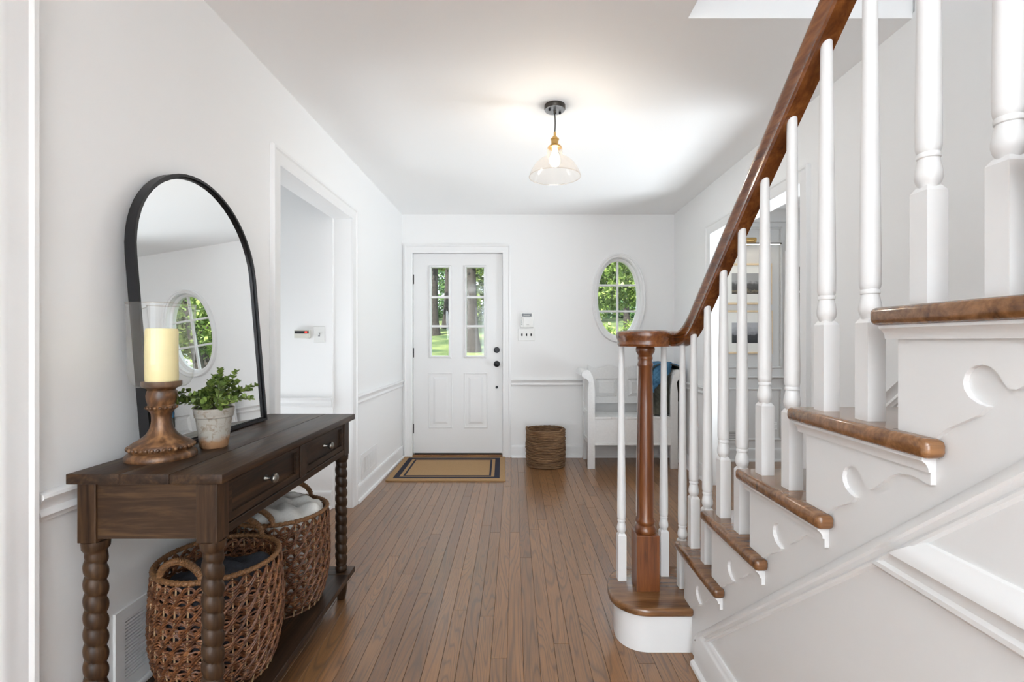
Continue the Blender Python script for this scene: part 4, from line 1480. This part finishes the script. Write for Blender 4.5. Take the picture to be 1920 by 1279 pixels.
# ------------------------------------------------------------------ potted plant
QX, QY = -0.962, 1.539
pp = thing('potted_plant', 'small leafy green plant in a weathered terracotta pot on the console', 'potted plant', (QX, QY, TZ))
pot = [(0.0, 0.0), (0.037, 0.0), (0.0395, 0.003), (0.043, 0.03), (0.0485, 0.075), (0.0510, 0.095), (0.0535, 0.097), (0.0545, 0.100), (0.0540, 0.103), (0.0555, 0.106), (0.0575, 0.122), (0.0575, 0.126), (0.053, 0.126), (0.050, 0.110), (0.0, 0.108)]
build('pot', MB().lathe(pot, (QX, QY, TZ), 48, cap=False), 'aged_terracotta', pp, smooth=40)
build('soil', MB().lathe([(0.0, 0.113), (0.03, 0.115), (0.051, 0.111)], (QX, QY, TZ), 24, cap=False), 'soil', pp, smooth=60)
rg = random.Random(5)


def leaf(mb, c, d, nrm, s):
    d = d.normalized()
    side = d.cross(nrm)
    if side.length < 1e-4:
        side = Vector((1, 0, 0))
    side.normalize()
    up_ = side.cross(d).normalized()
    pts = [(0, 0, 0), (0.25, 0.30, 0.05), (0.55, 0.42, 0.10), (0.85, 0.26, 0.10), (1.0, 0, 0.06), (0.85, -0.26, 0.10), (0.55, -0.42, 0.10), (0.25, -0.30, 0.05), (0.5, 0, 0.0)]
    vs = [c + d * (p[0] * s) + side * (p[1] * s) + up_ * (p[2] * s) for p in pts]
    mb.add(vs, [(0, 1, 8), (1, 2, 8), (2, 3, 8), (3, 4, 8), (4, 5, 8), (5, 6, 8), (6, 7, 8), (7, 0, 8)])


for s_ in range(34):
    az = 2 * PI * s_ / 34 * 3 + rg.uniform(-0.4, 0.4)
    tilt = rg.uniform(0.1, 1.28) if s_ > 6 else rg.uniform(0.0, 0.4)
    ln = rg.uniform(0.085, 0.125) * (0.85 + 0.25 * tilt) * (1.22 if s_ <= 6 else 1.06)
    if -0.894 * math.sin(az) - 0.447 * math.cos(az) > 0.5:
        ln *= 0.66
    elif math.cos(az) < -0.6:
        ln *= 0.82
    base = Vector((QX + 0.03 * math.cos(az) * rg.random(), QY + 0.03 * math.sin(az) * rg.random(), TZ + 0.112))
    d = Vector((math.sin(tilt) * math.cos(az), math.sin(tilt) * math.sin(az), math.cos(tilt)))
    pts = []
    for i in range(6):
        t = i / 5
        pts.append(base + d * (ln * t) + Vector((0, 0, 0.018 * math.sin(t * PI))))
    sm = MB()
    sm.tube(pts, 0.0013, 5, (0.3, 0.5, 0.81))
    sprig = build('sprig', sm, 'stem_green', pp)
    lm = MB()
    for i in range(7):
        t = 0.22 + 0.78 * i / 6
        c = base + d * (ln * t) + Vector((0, 0, 0.018 * math.sin(t * PI)))
        for k in range(3 if i < 6 else 4):
            a2 = k * 2 * PI / 3 + i * 1.1 + rg.uniform(-0.3, 0.3)
            e1 = d.orthogonal().normalized()
            e2 = d.cross(e1)
            ld = (e1 * math.cos(a2) + e2 * math.sin(a2)) + d * (0.5 + 0.5 * t)
            leaf(lm, c, ld, d + Vector((0, 0, 0.4)), rg.uniform(0.017, 0.025) * (1.08 - 0.35 * t))
    build('leaves', lm, 'plant_leaf', sprig, smooth=60)

# ------------------------------------------------------------------ wicker baskets under the console


def wicker_basket(label, cx, cy, rt, rm, rb, zb, zt, seed):
    rgn = random.Random(seed)
    t = thing('wicker_basket', label, 'basket', (cx, cy, zb), group='woven baskets on the console shelf')
    hgt = zt - zb

    def rad(z):
        q = (z - zb) / hgt
        if q < 0.5:
            return rb + (rm - rb) * math.sin(q / 0.5 * PI / 2)
        return rm + (rt - rm) * (1 - math.cos((q - 0.5) / 0.5 * PI / 2))
    ncol = 30
    rows = 10
    m = MB()
    M = ncol * 4
    for r in range(rows):
        zc = zb + 0.022 + (hgt - 0.040) * (r + 0.5) / rows
        pitch = (hgt - 0.040) / rows
        off = (r % 2) * 0.5
        for sgn in (1, -1):
            for dbl in (0, 1):
                pts = []
                jj = [rgn.uniform(-0.003, 0.003) for _ in range(ncol)]
                for i in range(M):
                    u = i / M * ncol
                    a = 2 * PI * i / M
                    w_ = math.sin((u + off) * PI) * sgn
                    z = zc + pitch * 0.52 * w_ + jj[int(u)] + dbl * 0.0065
                    rr = rad(z) + 0.0045 * math.cos((u + off) * PI) * sgn + 0.001 * dbl
                    pts.append((cx + rr * math.cos(a), cy + rr * math.sin(a), z))
                m.tube(pts, 0.0035, 5, closed=True)
        pts = []
        for i in range(M):
            a = 2 * PI * i / M
            z = zc + rgn.uniform(-0.003, 0.003)
            rr = rad(z) + 0.003 * math.cos(i * PI / 2)
            pts.append((cx + rr * math.cos(a), cy + rr * math.sin(a), z))
        m.tube(pts, 0.0036, 5, closed=True)
    wv = build('weave', m, 'wicker_weave', t, smooth=70)
    wv['kind'] = 'stuff'
    sm = MB()
    for i in range(ncol):
        for o in (0,):
            a = 2 * PI * (i + 0.02) / ncol
            pts = []
            for q in range(9):
                z = zb + hgt * q / 8
                rr = rad(z) + 0.001
                pts.append((cx + rr * math.cos(a), cy + rr * math.sin(a), z))
            sm.tube(pts, 0.0026, 5, (math.cos(a), math.sin(a), 0))
    so = build('stakes', sm, 'wicker_light', t, smooth=70)
    so['kind'] = 'stuff'
    # twisted rim
    rm_ = MB()
    K = 240
    for ph in (0, 2 * PI / 3, 4 * PI / 3):
        pts = []
        for i in range(K):
            a = 2 * PI * i / K
            tw = a * 60 + ph
            rr = rt + 0.0045 * math.cos(tw)
            pts.append((cx + rr * math.cos(a), cy + rr * math.sin(a), zt + 0.0045 * math.sin(tw)))
        rm_.tube(pts, 0.005, 5, closed=True)
    build('rim', rm_, 'wicker_rope', t, smooth=70)
    for sgn in (-1, 1):
        hm = MB()
        a0 = sgn * PI / 2 + (-0.10 if sgn < 0 else 0.10)
        span = 0.40
        core = []
        for i in range(49):
            q = i / 48
            a = a0 + span * (2 * q - 1) * (1.0 - 0.12 * math.sin(q * PI))
            h = 0.060 * math.sqrt(max(0.0, 1 - (2 * q - 1) ** 2))
            rr = rt - 0.008 * math.sin(q * PI)
            core.append(Vector((cx + rr * math.cos(a), cy + rr * math.sin(a), zt + h)))
        hm.tube(core, 0.0085, 8, (math.cos(a0), math.sin(a0), 0))
        # wrapped strands
        for ph in (0, PI):
            pts = []
            for i in range(192):
                q = i / 191 * 48
                j = min(47, int(q))
                c = core[j].lerp(core[j + 1], q - j)
                tdir = (core[j + 1] - core[j]).normalized()
                e1 = tdir.cross(Vector((math.cos(a0), math.sin(a0), 0))).normalized()
                e2 = tdir.cross(e1)
                th = i / 191 * 2 * PI * 26 + ph
                pts.append(c + e1 * (0.0088 * math.cos(th)) + e2 * (0.0088 * math.sin(th)))
            hm.tube(pts, 0.0024, 4, (0.3, 0.2, 0.93))
        build('handle', hm, 'wicker_rope', t, smooth=70)
    bt = MB().lathe([(0.0, 0.004), (rb * 0.98, 0.004), (rb, 0.0), (0.0, 0.0)][::-1], (cx, cy, zb), 36, cap=False)
    build('bottom', bt, 'wicker_weave', t)
    return rad


def bundle(name, label, mat, cx, cy, zb, zt, rfun, seed, amp, rin=0.016):
    rgn = random.Random(seed)
    t = thing(name, label, 'blanket', (cx, cy, zb))
    n, k = 56, 16
    ph = [(rgn.uniform(0, 6.28), rgn.uniform(0, 6.28), rgn.choice((2, 3, 4, 5)), rgn.uniform(4, 11)) for _ in range(7)]
    vs, fs = [], []
    prof = []
    for i in range(6):
        z = zb + 0.004 + (zt - zb - 0.05) * i / 5
        prof.append((rfun(z) - rin, z))
    for i in range(1, k):
        q = i / k
        r = (rfun(zt) - rin) * math.cos(q * PI / 2) ** 0.8
        prof.append((r, zt - 0.05 + 0.05 * math.sin(q * PI / 2)))
    for (r, z) in prof:
        for i in range(n):
            a = 2 * PI * i / n
            x_, y_ = r * math.cos(a), r * math.sin(a)
            dz = 0
            if z > zt - 0.055:
                for (p1, p2, f1, f2) in ph:
                    dz += amp * abs(math.sin(f2 * 2.2 * x_ + p1 + 3 * math.sin(f1 * 3 * y_ + p2))) / 2.2 - amp / 4
            vs.append((cx + x_, cy + y_, z + dz))
    m_ = len(prof)
    for j in range(m_ - 1):
        for i in range(n):
            q = (i + 1) % n
            fs.append((j * n + i, j * n + q, (j + 1) * n + q, (j + 1) * n + i))
    fs.append(tuple((m_ - 1) * n + i for i in range(n)))
    fs.append(tuple(range(n))[::-1])
    build('cloth', MB().add(vs, fs), mat, t, smooth=80)


BZ = SZ
rf = wicker_basket('near woven wicker basket holding dark cloth under the console', -0.945, 1.540, 0.172, 0.181, 0.150, BZ, 0.488, 3)
bundle('dark_blanket', 'dark folded cloth inside the near wicker basket', 'dark_cloth', -0.945, 1.540, BZ + 0.005, 0.445, rf, 8, 0.030)
rf = wicker_basket('far woven wicker basket holding a white throw under the console', -0.942, 1.940, 0.174, 0.180, 0.150, BZ, 0.498, 4)
bundle('white_throw', 'white fluffy throw blanket stuffed in the far wicker basket', 'white_cloth', -0.942, 1.940, BZ + 0.005, 0.520, rf, 21, 0.034)

# ------------------------------------------------------------------ doormat
dm = thing('doormat', 'tan coir doormat with dark navy double border at the front door', 'doormat', (-0.58, 4.43, 0))


def matx(v):
    return (v[0] - 0.02 * (v[1] - 4.03) / 0.8, v[1], v[2])


mx0, mx1, my0, my1 = -1.082, -0.072, 4.03, 4.845
build('pile', MB().box(mx0, mx1, my0, my1, 0.0, 0.013), 'coir', dm, bevel=0.003, fn=matx)


def frame_strip(i0, i1):
    o = [(mx0 + i0, my0 + i0), (mx1 - i0, my0 + i0), (mx1 - i0, my1 - i0), (mx0 + i0, my1 - i0)]
    q = [(mx0 + i1, my0 + i1), (mx1 - i1, my0 + i1), (mx1 - i1, my1 - i1), (mx0 + i1, my1 - i1)]
    return holed(o, [q], 'Z', 0.010, 0.0138)


build('wide_border', frame_strip(0.050, 0.096), 'coir_navy', dm, fn=matx)
build('thin_border', frame_strip(0.124, 0.142), 'coir_navy', dm, fn=matx)

# ------------------------------------------------------------------ coiled waste basket
WX, WY = 0.300, 4.575
wb = thing('coiled_basket', 'round brown coiled rope basket standing against the front wall', 'basket', (WX, WY, 0))
rgn = random.Random(2)
rows = 23
for r in range(rows):
    z = 0.010 + 0.330 * r / (rows - 1)
    rr = 0.176 + 0.006 * math.sin(r / rows * PI) + rgn.uniform(-0.002, 0.002)
    a1, a2 = rgn.uniform(0, 6.28), rgn.uniform(0, 6.28)
    pts = []
    for i in range(64):
        a = 2 * PI * i / 64
        pts.append((WX + (rr + 0.002 * math.sin(5 * a + a1)) * math.cos(a), WY + (rr + 0.002 * math.sin(5 * a + a1)) * math.sin(a), z + 0.0025 * math.sin(3 * a + a2)))
    sc = [1 + 0.18 * math.sin(i * 2.4 + a1) for i in range(64)]
    build('coil', MB().tube(pts, 0.0088, 7, closed=True, scale=sc), 'coil_weave', wb, smooth=70)
build('lining', MB().lathe([(0.0, 0.006), (0.168, 0.006), (0.172, 0.33), (0.168, 0.33), (0.164, 0.012), (0.0, 0.012)], (WX, WY, 0), 36, cap=False), 'coil_weave', wb)
for sgn in (-1, 1):
    pts = []
    for i in range(21):
        q = i / 20
        a = (0.0 if sgn > 0 else PI) - 0.5 + sgn * 0.0 + (q - 0.5) * 0.5 + (0.35 if sgn < 0 else -0.1)
        pts.append((WX + 0.181 * math.cos(a), WY + 0.181 * math.sin(a), 0.335 + 0.020 * math.sin(q * PI)))
    build('grip', MB().tube(pts, 0.010, 8), 'coil_weave', wb, smooth=70)

# ------------------------------------------------------------------ bench
bn = thing('hall_bench', 'white painted storage bench with scrolled arms under the oval window', 'bench', (1.09, 4.63, 0))
BX0, BX1, BY0, BY1 = 0.680, 1.512, 4.432, 4.815
SEAT = 0.478


def arm_profile(sgn, x_out, x_in):
    """front post outline in (x, z): straight leg, scroll rolling outwards at the top"""
    w_ = abs(x_in - x_out)
    P = [(x_in, 0.0), (x_in, 0.66)]
    # inner edge bends outwards to the crown
    for i in range(1, 9):
        t = i / 8
        P.append((x_in - sgn * 0.022 * (1 - math.cos(t * PI / 2)), 0.66 + 0.20 * t))
    cxs, czs, r = x_out - sgn * 0.012, 0.868, 0.044
    for i in range(0, 11):
        a = PI * (0.0 + i / 10 * 1.05)
        P.append((cxs + sgn * r * math.cos(a) * 1.0, czs + r * math.sin(a)))
    for i in range(0, 7):
        a = PI * (1.05 + 0.45 * i / 6)
        P.append((cxs + sgn * r * math.cos(a), czs + r * math.sin(a) * 0.85))
    P.append((x_out + sgn * 0.010, 0.80))
    P.append((x_out, 0.70))
    P.append((x_out, 0.0))
    return P


for sgn, xo, xi in ((1, BX0, BX0 + 0.066), (-1, BX1, BX1 - 0.066)):
    build('front_post', MB().poly(arm_profile(sgn, xo, xi), 'Y', BY0, BY0 + 0.030), 'bench_paint', bn, bevel=0.003, smooth=40)
    build('back_post', MB().box(min(xo, xi) + 0.008, max(xo, xi) - 0.012, BY1 - 0.035, BY1, 0, 0.86), 'bench_paint', bn, bevel=0.003)
    cxs = xo - sgn * 0.012
    arm = [(cxs + 0.052 * math.cos(PI * i / 14) * sgn, 0.862 + 0.052 * math.sin(PI * i / 14)) for i in range(15)]
    arm += [(cxs + 0.038 * math.cos(PI * i / 14) * sgn, 0.862 + 0.038 * math.sin(PI * i / 14)) for i in range(14, -1, -1)]
    build('arm', MB().poly(arm, 'Y', BY0 + 0.03, BY1 - 0.0), 'bench_paint', bn, smooth=40)
    build('side_panel', MB().box(min(xo, xi) + 0.022, min(xo, xi) + 0.042, BY0 + 0.03, BY1 - 0.035, 0.225, 0.86), 'bench_paint', bn)
    for zc in (0.24, 0.50):
        build('side_rail', MB().box(min(xo, xi) + 0.008, max(xo, xi) - 0.010, BY0 + 0.03, BY1 - 0.035, zc - 0.02, zc + 0.02), 'bench_paint', bn, bevel=0.003)
ix0, ix1 = BX0 + 0.066, BX1 - 0.066
crest = [(ix0 - 0.01, 0.560), (ix1 + 0.01, 0.560)]
for i in range(41):
    t = 1 - i / 40
    xx = ix0 - 0.01 + (ix1 - ix0 + 0.02) * t
    u = abs(t - 0.5) * 2
    zz = 0.925 - 0.014 * math.cos(u * PI * 2.6) * (1 if u < 0.92 else 0.6) + 0.012 * max(0, u - 0.8) * 5
    crest.append((xx, zz))
pan = [(0.812, 1.030), (1.135, 1.353)]
holes = [[(a, 0.625), (b2, 0.625), (b2, 0.805), (a, 0.805)] for a, b2 in pan]
build('backrest', holed(crest, holes, 'Y', BY1 - 0.030, BY1 - 0.008), 'bench_paint', bn)
for (a, b2) in pan:
    q = 0.035
    vs = [(a, BY1 - 0.012, 0.625), (b2, BY1 - 0.012, 0.625), (b2, BY1 - 0.012, 0.805), (a, BY1 - 0.012, 0.805),
          (a + q, BY1 - 0.029, 0.625 + q), (b2 - q, BY1 - 0.029, 0.625 + q), (b2 - q, BY1 - 0.029, 0.805 - q), (a + q, BY1 - 0.029, 0.805 - q)]
    build('back_panel', MB().add(vs, [(0, 1, 5, 4), (1, 2, 6, 5), (2, 3, 7, 6), (3, 0, 4, 7), (4, 5, 6, 7)]), 'bench_paint', bn)
sb = (ix0, ix0 + 0.155, ix1 - 0.155, ix1)
for i in range(3):
    build('seat_board', MB().box(sb[i] + 0.001, sb[i + 1] - 0.001, BY0 + 0.004, BY1 - 0.03, SEAT - 0.022, SEAT), 'bench_paint', bn, bevel=0.003)
build('front_panel', MB().box(ix0, ix1, BY0 + 0.008, BY0 + 0.026, 0.235, SEAT - 0.022), 'bench_paint', bn)
build('rear_panel', MB().box(ix0, ix1, BY1 - 0.05, BY1 - 0.032, 0.235, SEAT - 0.022), 'bench_paint', bn)
build('bottom_board', MB().box(ix0, ix1, BY0 + 0.002, BY1 - 0.03, 0.215, 0.235), 'bench_paint', bn, bevel=0.003)

# quilt over the right arm
ql = thing('quilt', 'blue and olive stitched quilt draped over the bench arm', 'quilt', (1.52, 4.6, 0.6))
ccx = BX1 + 0.012


def quilt_sheet(name, mat, inner_z, outer_z, gap, ya, yb, edge_slope):
    """sheet over the arm scroll: cross-section path in xz, swept along y, quilted"""
    path = []
    n_in = 16
    g2 = gap - 0.010
    x_in, x_out_ = 1.285 - g2, 1.572 + g2
    for i in range(n_in):
        t = i / n_in
        z = inner_z + (0.87 - inner_z) * t
        path.append((x_in + 0.010 * math.sin(t * 5) + 0.020 * (1 - t), z))
    cxq = (x_in + x_out_) / 2
    for i in range(13):
        a = PI - PI * i / 12
        path.append((cxq + (x_out_ - x_in) / 2 * math.cos(a) + 0.03 * math.sin(a) * math.cos(a), 0.87 + (0.098 + g2) * math.sin(a) ** 0.8 * (1.10 - 0.22 * i / 12)))
    for i in range(1, 13):
        t = i / 12
        path.append((x_out_ - 0.004 * math.sin(t * PI), 0.87 - (0.87 - outer_z) * t))
    ny = 30
    vs, fs = [], []
    m_ = len(path)
    for layer in (0, 1):
        for j in range(ny):
            ty = j / (ny - 1)
            for i, (px_, pz_) in enumerate(path):
                s = i / (m_ - 1)
                y = ya + (yb - ya) * ty + edge_slope * (s - 0.45) * (1 - ty)
                pu = 0.0045 * abs(math.sin(s * PI * 17)) ** 0.6 * abs(math.sin(ty * PI * 12)) ** 0.6
                d = pu if layer == 0 else -0.006
                if i < n_in:
                    nx_, nz_ = -1, 0
                elif i < n_in + 13:
                    a = PI - PI * (i - n_in) / 12
                    nx_, nz_ = math.cos(a), math.sin(a)
                else:
                    nx_, nz_ = 1, 0
                wob = 0.006 * math.sin(ty * 7 + s * 9)
                vs.append((px_ + nx_ * (d) + wob * (1 if abs(nx_) > 0.5 else 0) * -abs(nx_), y, pz_ + nz_ * d))
    def idx(l, j, i):
        return l * ny * m_ + j * m_ + i
    for j in range(ny - 1):
        for i in range(m_ - 1):
            fs.append((idx(0, j, i), idx(0, j, i + 1), idx(0, j + 1, i + 1), idx(0, j + 1, i)))
            fs.append((idx(1, j, i), idx(1, j + 1, i), idx(1, j + 1, i + 1), idx(1, j, i + 1)))
    for j in range(ny - 1):
        for i in (0, m_ - 1):
            fs.append((idx(0, j, i), idx(0, j + 1, i), idx(1, j + 1, i), idx(1, j, i)))
    for i in range(m_ - 1):
        for j in (0, ny - 1):
            fs.append((idx(0, j, i), idx(0, j, i + 1), idx(1, j, i + 1), idx(1, j, i)))
    return build(name, MB().add(vs, fs), mat, ql, smooth=70)


quilt_sheet('olive_layer', 'quilt_olive', 0.492, 0.60, 0.010, 4.475, 4.78, 0.0)
quilt_sheet('blue_layer', 'quilt_blue', 0.70, 0.80, 0.020, 4.485, 4.775, 0.06)


def quilt_front(name, mat, lift, lower):
    """the rounded front fold of the quilt, hanging between arm and seat; stitched in diamonds"""
    n, k = 36, 56
    vs, fs = [], []
    for layer in (0, 1):
        for j in range(k):
            v = j / (k - 1)
            for i in range(n):
                u = i / (n - 1)
                zt = 0.900 + 0.090 * math.sin(min(1.0, u * 1.15 + 0.08) * PI * 0.62)
                zb = lower(u)
                z = zb + (zt - zb) * v
                x = 1.290 + 0.175 * u + 0.016 * math.sin(z * 14)
                bulge = 0.050 * math.sin(u * PI) ** 0.6
                pu = 0.006 * (abs(math.sin((x + z) * 70)) * abs(math.sin((x - z) * 70))) ** 0.5
                y = 4.505 - bulge * 0.7 - lift - pu + 0.050 * max(0.0, v - 0.75) * 4 * (v - 0.75) * 4 * 0.6
                vs.append((x, y + (0.010 if layer else 0), z))
    for j in range(k - 1):
        for i in range(n - 1):
            a_ = j * n + i
            fs.append((a_, a_ + 1, a_ + n + 1, a_ + n))
            c_ = n * k + a_
            fs.append((c_, c_ + n, c_ + n + 1, c_ + 1))
    rim_ = [i for i in range(n)] + [j * n + n - 1 for j in range(1, k)] + [(k - 1) * n + i for i in range(n - 2, -1, -1)] + [j * n for j in range(k - 2, 0, -1)]
    for q in range(len(rim_)):
        a_, c_ = rim_[q], rim_[(q + 1) % len(rim_)]
        fs.append((a_, c_, n * k + c_, n * k + a_))
    return build(name, MB().add(vs, fs), mat, ql, smooth=70)


quilt_front('olive_fold', 'quilt_olive', 0.0, lambda u: 0.495)
quilt_front('blue_fold', 'quilt_blue', 0.011, lambda u: 0.700 + 0.19 * u)

# ------------------------------------------------------------------ garden


def gz(y):
    return -0.18 + 0.105 * max(0.0, y - 5.2)


vs, fs = [], []
ys = [5.02, 5.3, 8, 12, 18, 26, 40, 70]
for y in ys:
    vs += [(-60, y, gz(min(y, 40))), (60, y, gz(min(y, 40)))]
for i in range(len(ys) - 1):
    fs.append((2 * i, 2 * i + 1, 2 * i + 3, 2 * i + 2))
mb = MB().add(vs, fs)
gd = build('ground', mb, 'lawn_grass')
struct(gd, 'sunny green lawn rising beyond the front door', 'lawn')


def leaf_cloud(name, parent, blobs, count, size, mat, seed, shell=0.55):
    """many small bent leaf blades filling ellipsoids"""
    rs_ = np.random.RandomState(seed)
    off = OFF[parent.name]
    vol = np.array([b[3] * b[4] * b[5] for b in blobs]) ** 0.67
    pick = rs_.choice(len(blobs), count, p=vol / vol.sum())
    B = np.array(blobs)[pick]
    d = rs_.normal(size=(count, 3))
    d /= np.linalg.norm(d, axis=1)[:, None]
    r = shell + (1 - shell) * rs_.rand(count)
    C = B[:, :3] + d * r[:, None] * B[:, 3:6]
    ax = rs_.normal(size=(count, 3)) + np.array([0, 0, -0.3])
    ax /= np.linalg.norm(ax, axis=1)[:, None]
    nr = rs_.normal(size=(count, 3)) + np.array([0, 0, 0.8])
    sd = np.cross(ax, nr)
    sd /= np.linalg.norm(sd, axis=1)[:, None]
    nn = np.cross(sd, ax)
    s = size * (0.6 + 0.8 * rs_.rand(count))[:, None]
    v0 = C - ax * s * 0.5
    v1 = C + sd * s * 0.32 + nn * s * 0.08
    v2 = C + ax * s * 0.5
    v3 = C - sd * s * 0.32 + nn * s * 0.08
    V = np.stack([v0, v1, v2, v3], 1).reshape(-1, 3) - np.array(off)
    me = bpy.data.meshes.new(name)
    me.vertices.add(count * 4)
    me.vertices.foreach_set('co', V.astype(np.float32).ravel())
    idx = np.arange(count * 4).reshape(-1, 4)
    F = np.concatenate([idx[:, [0, 1, 2]], idx[:, [0, 2, 3]]], 0)
    me.loops.add(F.size)
    me.loops.foreach_set('vertex_index', F.ravel().astype(np.int32))
    me.polygons.add(len(F))
    me.polygons.foreach_set('loop_start', (np.arange(len(F)) * 3).astype(np.int32))
    me.update(calc_edges=True)
    o = raw(name, me, mat, parent)
    o['kind'] = 'stuff'
    return o


def tree(label, x, y, r, hgt, blobs, count, size, mat, seed, lean_=0.0, name='tree', group='garden trees beyond the front wall', branches=3):
    z0 = gz(y) - 0.1
    t = thing(name, label, 'tree', (x, y, z0), group=group)
    rgn = random.Random(seed)
    pts, sc = [], []
    for i in range(12):
        q = i / 11
        pts.append((x + lean_ * q * hgt + 0.05 * math.sin(q * 5 + seed), y, z0 + hgt * q))
        sc.append((1 - 0.5 * q) * (1 + 0.55 * math.exp(-q * 16)))
    build('trunk', MB().tube(pts, r, 14, (0, 1, 0), scale=sc), 'bark', t, smooth=70)
    for k in range(branches):
        q = 0.45 + 0.45 * k / max(1, branches - 1)
        b0 = Vector(pts[int(q * 11)])
        a = rgn.uniform(0, 6.28)
        ln = hgt * 0.16
        bp_ = [b0 + Vector((math.cos(a) * ln * s, math.sin(a) * ln * s, ln * 0.5 * s + 0.1 * s * s)) for s in (0, 0.33, 0.66, 1)]
        build('branch', MB().tube(bp_, r * 0.35, 8, (0.2, 0.4, 0.9), scale=[1, 0.75, 0.5, 0.25]), 'bark', t, smooth=70)
    leaf_cloud('crown', t, blobs, count, size, mat, seed)
    return t


def blobs_around(cx, cy, cz, R_, n, seed, flat=0.7):
    rgn = random.Random(seed)
    out = []
    for i in range(n):
        a, q = rgn.uniform(0, 6.28), rgn.random() ** 0.5
        s = rgn.uniform(0.35, 0.6) * R_
        out.append((cx + R_ * q * math.cos(a), cy + R_ * q * 0.7 * math.sin(a), cz + rgn.uniform(-0.6, 0.6) * R_, s, s, s * flat))
    return out


# trunks seen through the door panes
tree('broad grey tree trunk on the lawn behind the right door panes', -1.30, 15.0, 0.19, 7.5, blobs_around(-1.2, 15.2, 4.6, 1.7, 16, 3), 4600, 0.17, 'tree_leaf_cool', 3)
tree('dark tree trunk at the lawn edge behind the left door panes', -3.40, 20.5, 0.21, 8.0, blobs_around(-3.7, 20.6, 5.6, 1.4, 14, 4), 4200, 0.2, 'tree_leaf', 4)
tree('slender dark tree trunk beside the thicker one behind the left door panes', -3.42, 24.2, 0.17, 8.0, blobs_around(-2.9, 24.3, 5.8, 1.5, 14, 6), 4200, 0.2, 'tree_leaf', 6, lean_=0.01)
k = 0
back = [(-7.5, 29), (-4.4, 34), (-1.4, 29), (1.6, 34), (4.6, 29), (7.6, 34), (10.6, 29), (13.8, 34), (16.8, 29)]
where = ['far left end of the tree line', 'tree line behind the left door panes', 'tree line behind the right door panes', 'tree line between door and oval window', 'tree line behind the left half of the oval window', 'tree line behind the right half of the oval window', 'tree line reflected in the arched mirror', 'tree line right of the mirror reflection', 'far right end of the tree line']
for (x_, y_), wh in zip(back, where):
    k += 1
    tree('tall leafy green tree, ' + wh, x_, y_, 0.22, 10, blobs_around(x_, y_, 6.0, 1.75, 16, 30 + k, 1.0) + blobs_around(x_, y_, 3.6, 1.65, 14, 60 + k, 0.9), 6200, 0.22, 'tree_leaf' if k % 2 else 'tree_leaf_cool', 40 + k)
# nearer trees whose leaves fill the oval window and its reflection
for i, (x_, y_, cz_, lab) in enumerate(((3.0, 13.6, 3.3, 'bright green maple crown filling the left of the oval window'), (5.1, 18.0, 3.9, 'bright green maple crown filling the right of the oval window'),
                                        (7.6, 13.5, 3.2, 'bright green maple crown seen in the mirror reflection'), (10.2, 18.0, 3.9, 'bright green maple crown at the right of the mirror reflection'))):
    tree(lab, x_ - 0.85, y_, 0.13, 5.5, blobs_around(x_, y_, cz_, 1.45, 20, 80 + i, 1.0), 5200, 0.15, 'tree_leaf', 90 + i, name='maple_tree', group='maples in front of the tree line')


def shrub(name, label, x, y, r, h, count, size, mat, seed, flowers=0, group=None):
    z0 = gz(y) - 0.05
    t = thing(name, label, 'shrub', (x, y, z0), group=group)
    bl = []
    rgn = random.Random(seed)
    for i in range(8):
        a = rgn.uniform(0, 6.28)
        bl.append((x + r * 0.55 * math.cos(a), y + r * 0.55 * math.sin(a), z0 + h * rgn.uniform(0.3, 0.8), r * 0.5, r * 0.5, h * 0.28))
    sm = MB()
    for i in range(6):
        a = rgn.uniform(0, 6.28)
        sm.tube([(x, y, z0), (x + 0.3 * r * math.cos(a), y + 0.3 * r * math.sin(a), z0 + h * 0.4), (x + 0.5 * r * math.cos(a), y + 0.5 * r * math.sin(a), z0 + h * 0.8)], 0.018, 6, (0.4, 0.3, 0.86))
    build('stems', sm, 'bark', t, smooth=60)
    leaf_cloud('leaves', t, bl, count, size, mat, seed, 0.4)
    if flowers:
        fo = leaf_cloud('blossoms', t, [(b[0], b[1], b[2], b[3] * 1.08, b[4] * 1.08, b[5] * 1.08) for b in bl], flowers, 0.05, 'blossom', seed + 1, 0.9)
    return t


for i, x_ in enumerate((2.2, 3.3, 4.4, 5.5, 6.7, 7.9, 9.1, 10.3)):
    pos = ('leftmost', 'second from the left', 'third from the left', 'fourth from the left', 'fourth from the right', 'third from the right', 'second from the right', 'rightmost')[i]
    shrub('hedge_shrub', 'low green hedge shrub on the lawn behind the oval window, ' + pos, x_, 12.5 + 0.3 * (i % 2), 0.50, 1.15, 1300, 0.09, 'tree_leaf', 120 + i, group='hedge shrubs on the lawn')
shrub('rhododendron', 'pink flowering rhododendron outside the dining window', 4.05, 6.5, 0.62, 1.55, 2600, 0.09, 'shrub_leaf', 140, flowers=700)
shrub('rhododendron', 'pink flowering rhododendron further right outside the dining window', 5.45, 7.0, 0.65, 1.6, 2600, 0.09, 'shrub_leaf', 141, flowers=600)
tree('dark trunk with ivy close outside the dining window', 4.85, 8.0, 0.20, 6.0, blobs_around(4.9, 8.2, 4.6, 1.7, 12, 150), 3600, 0.13, 'tree_leaf', 151)
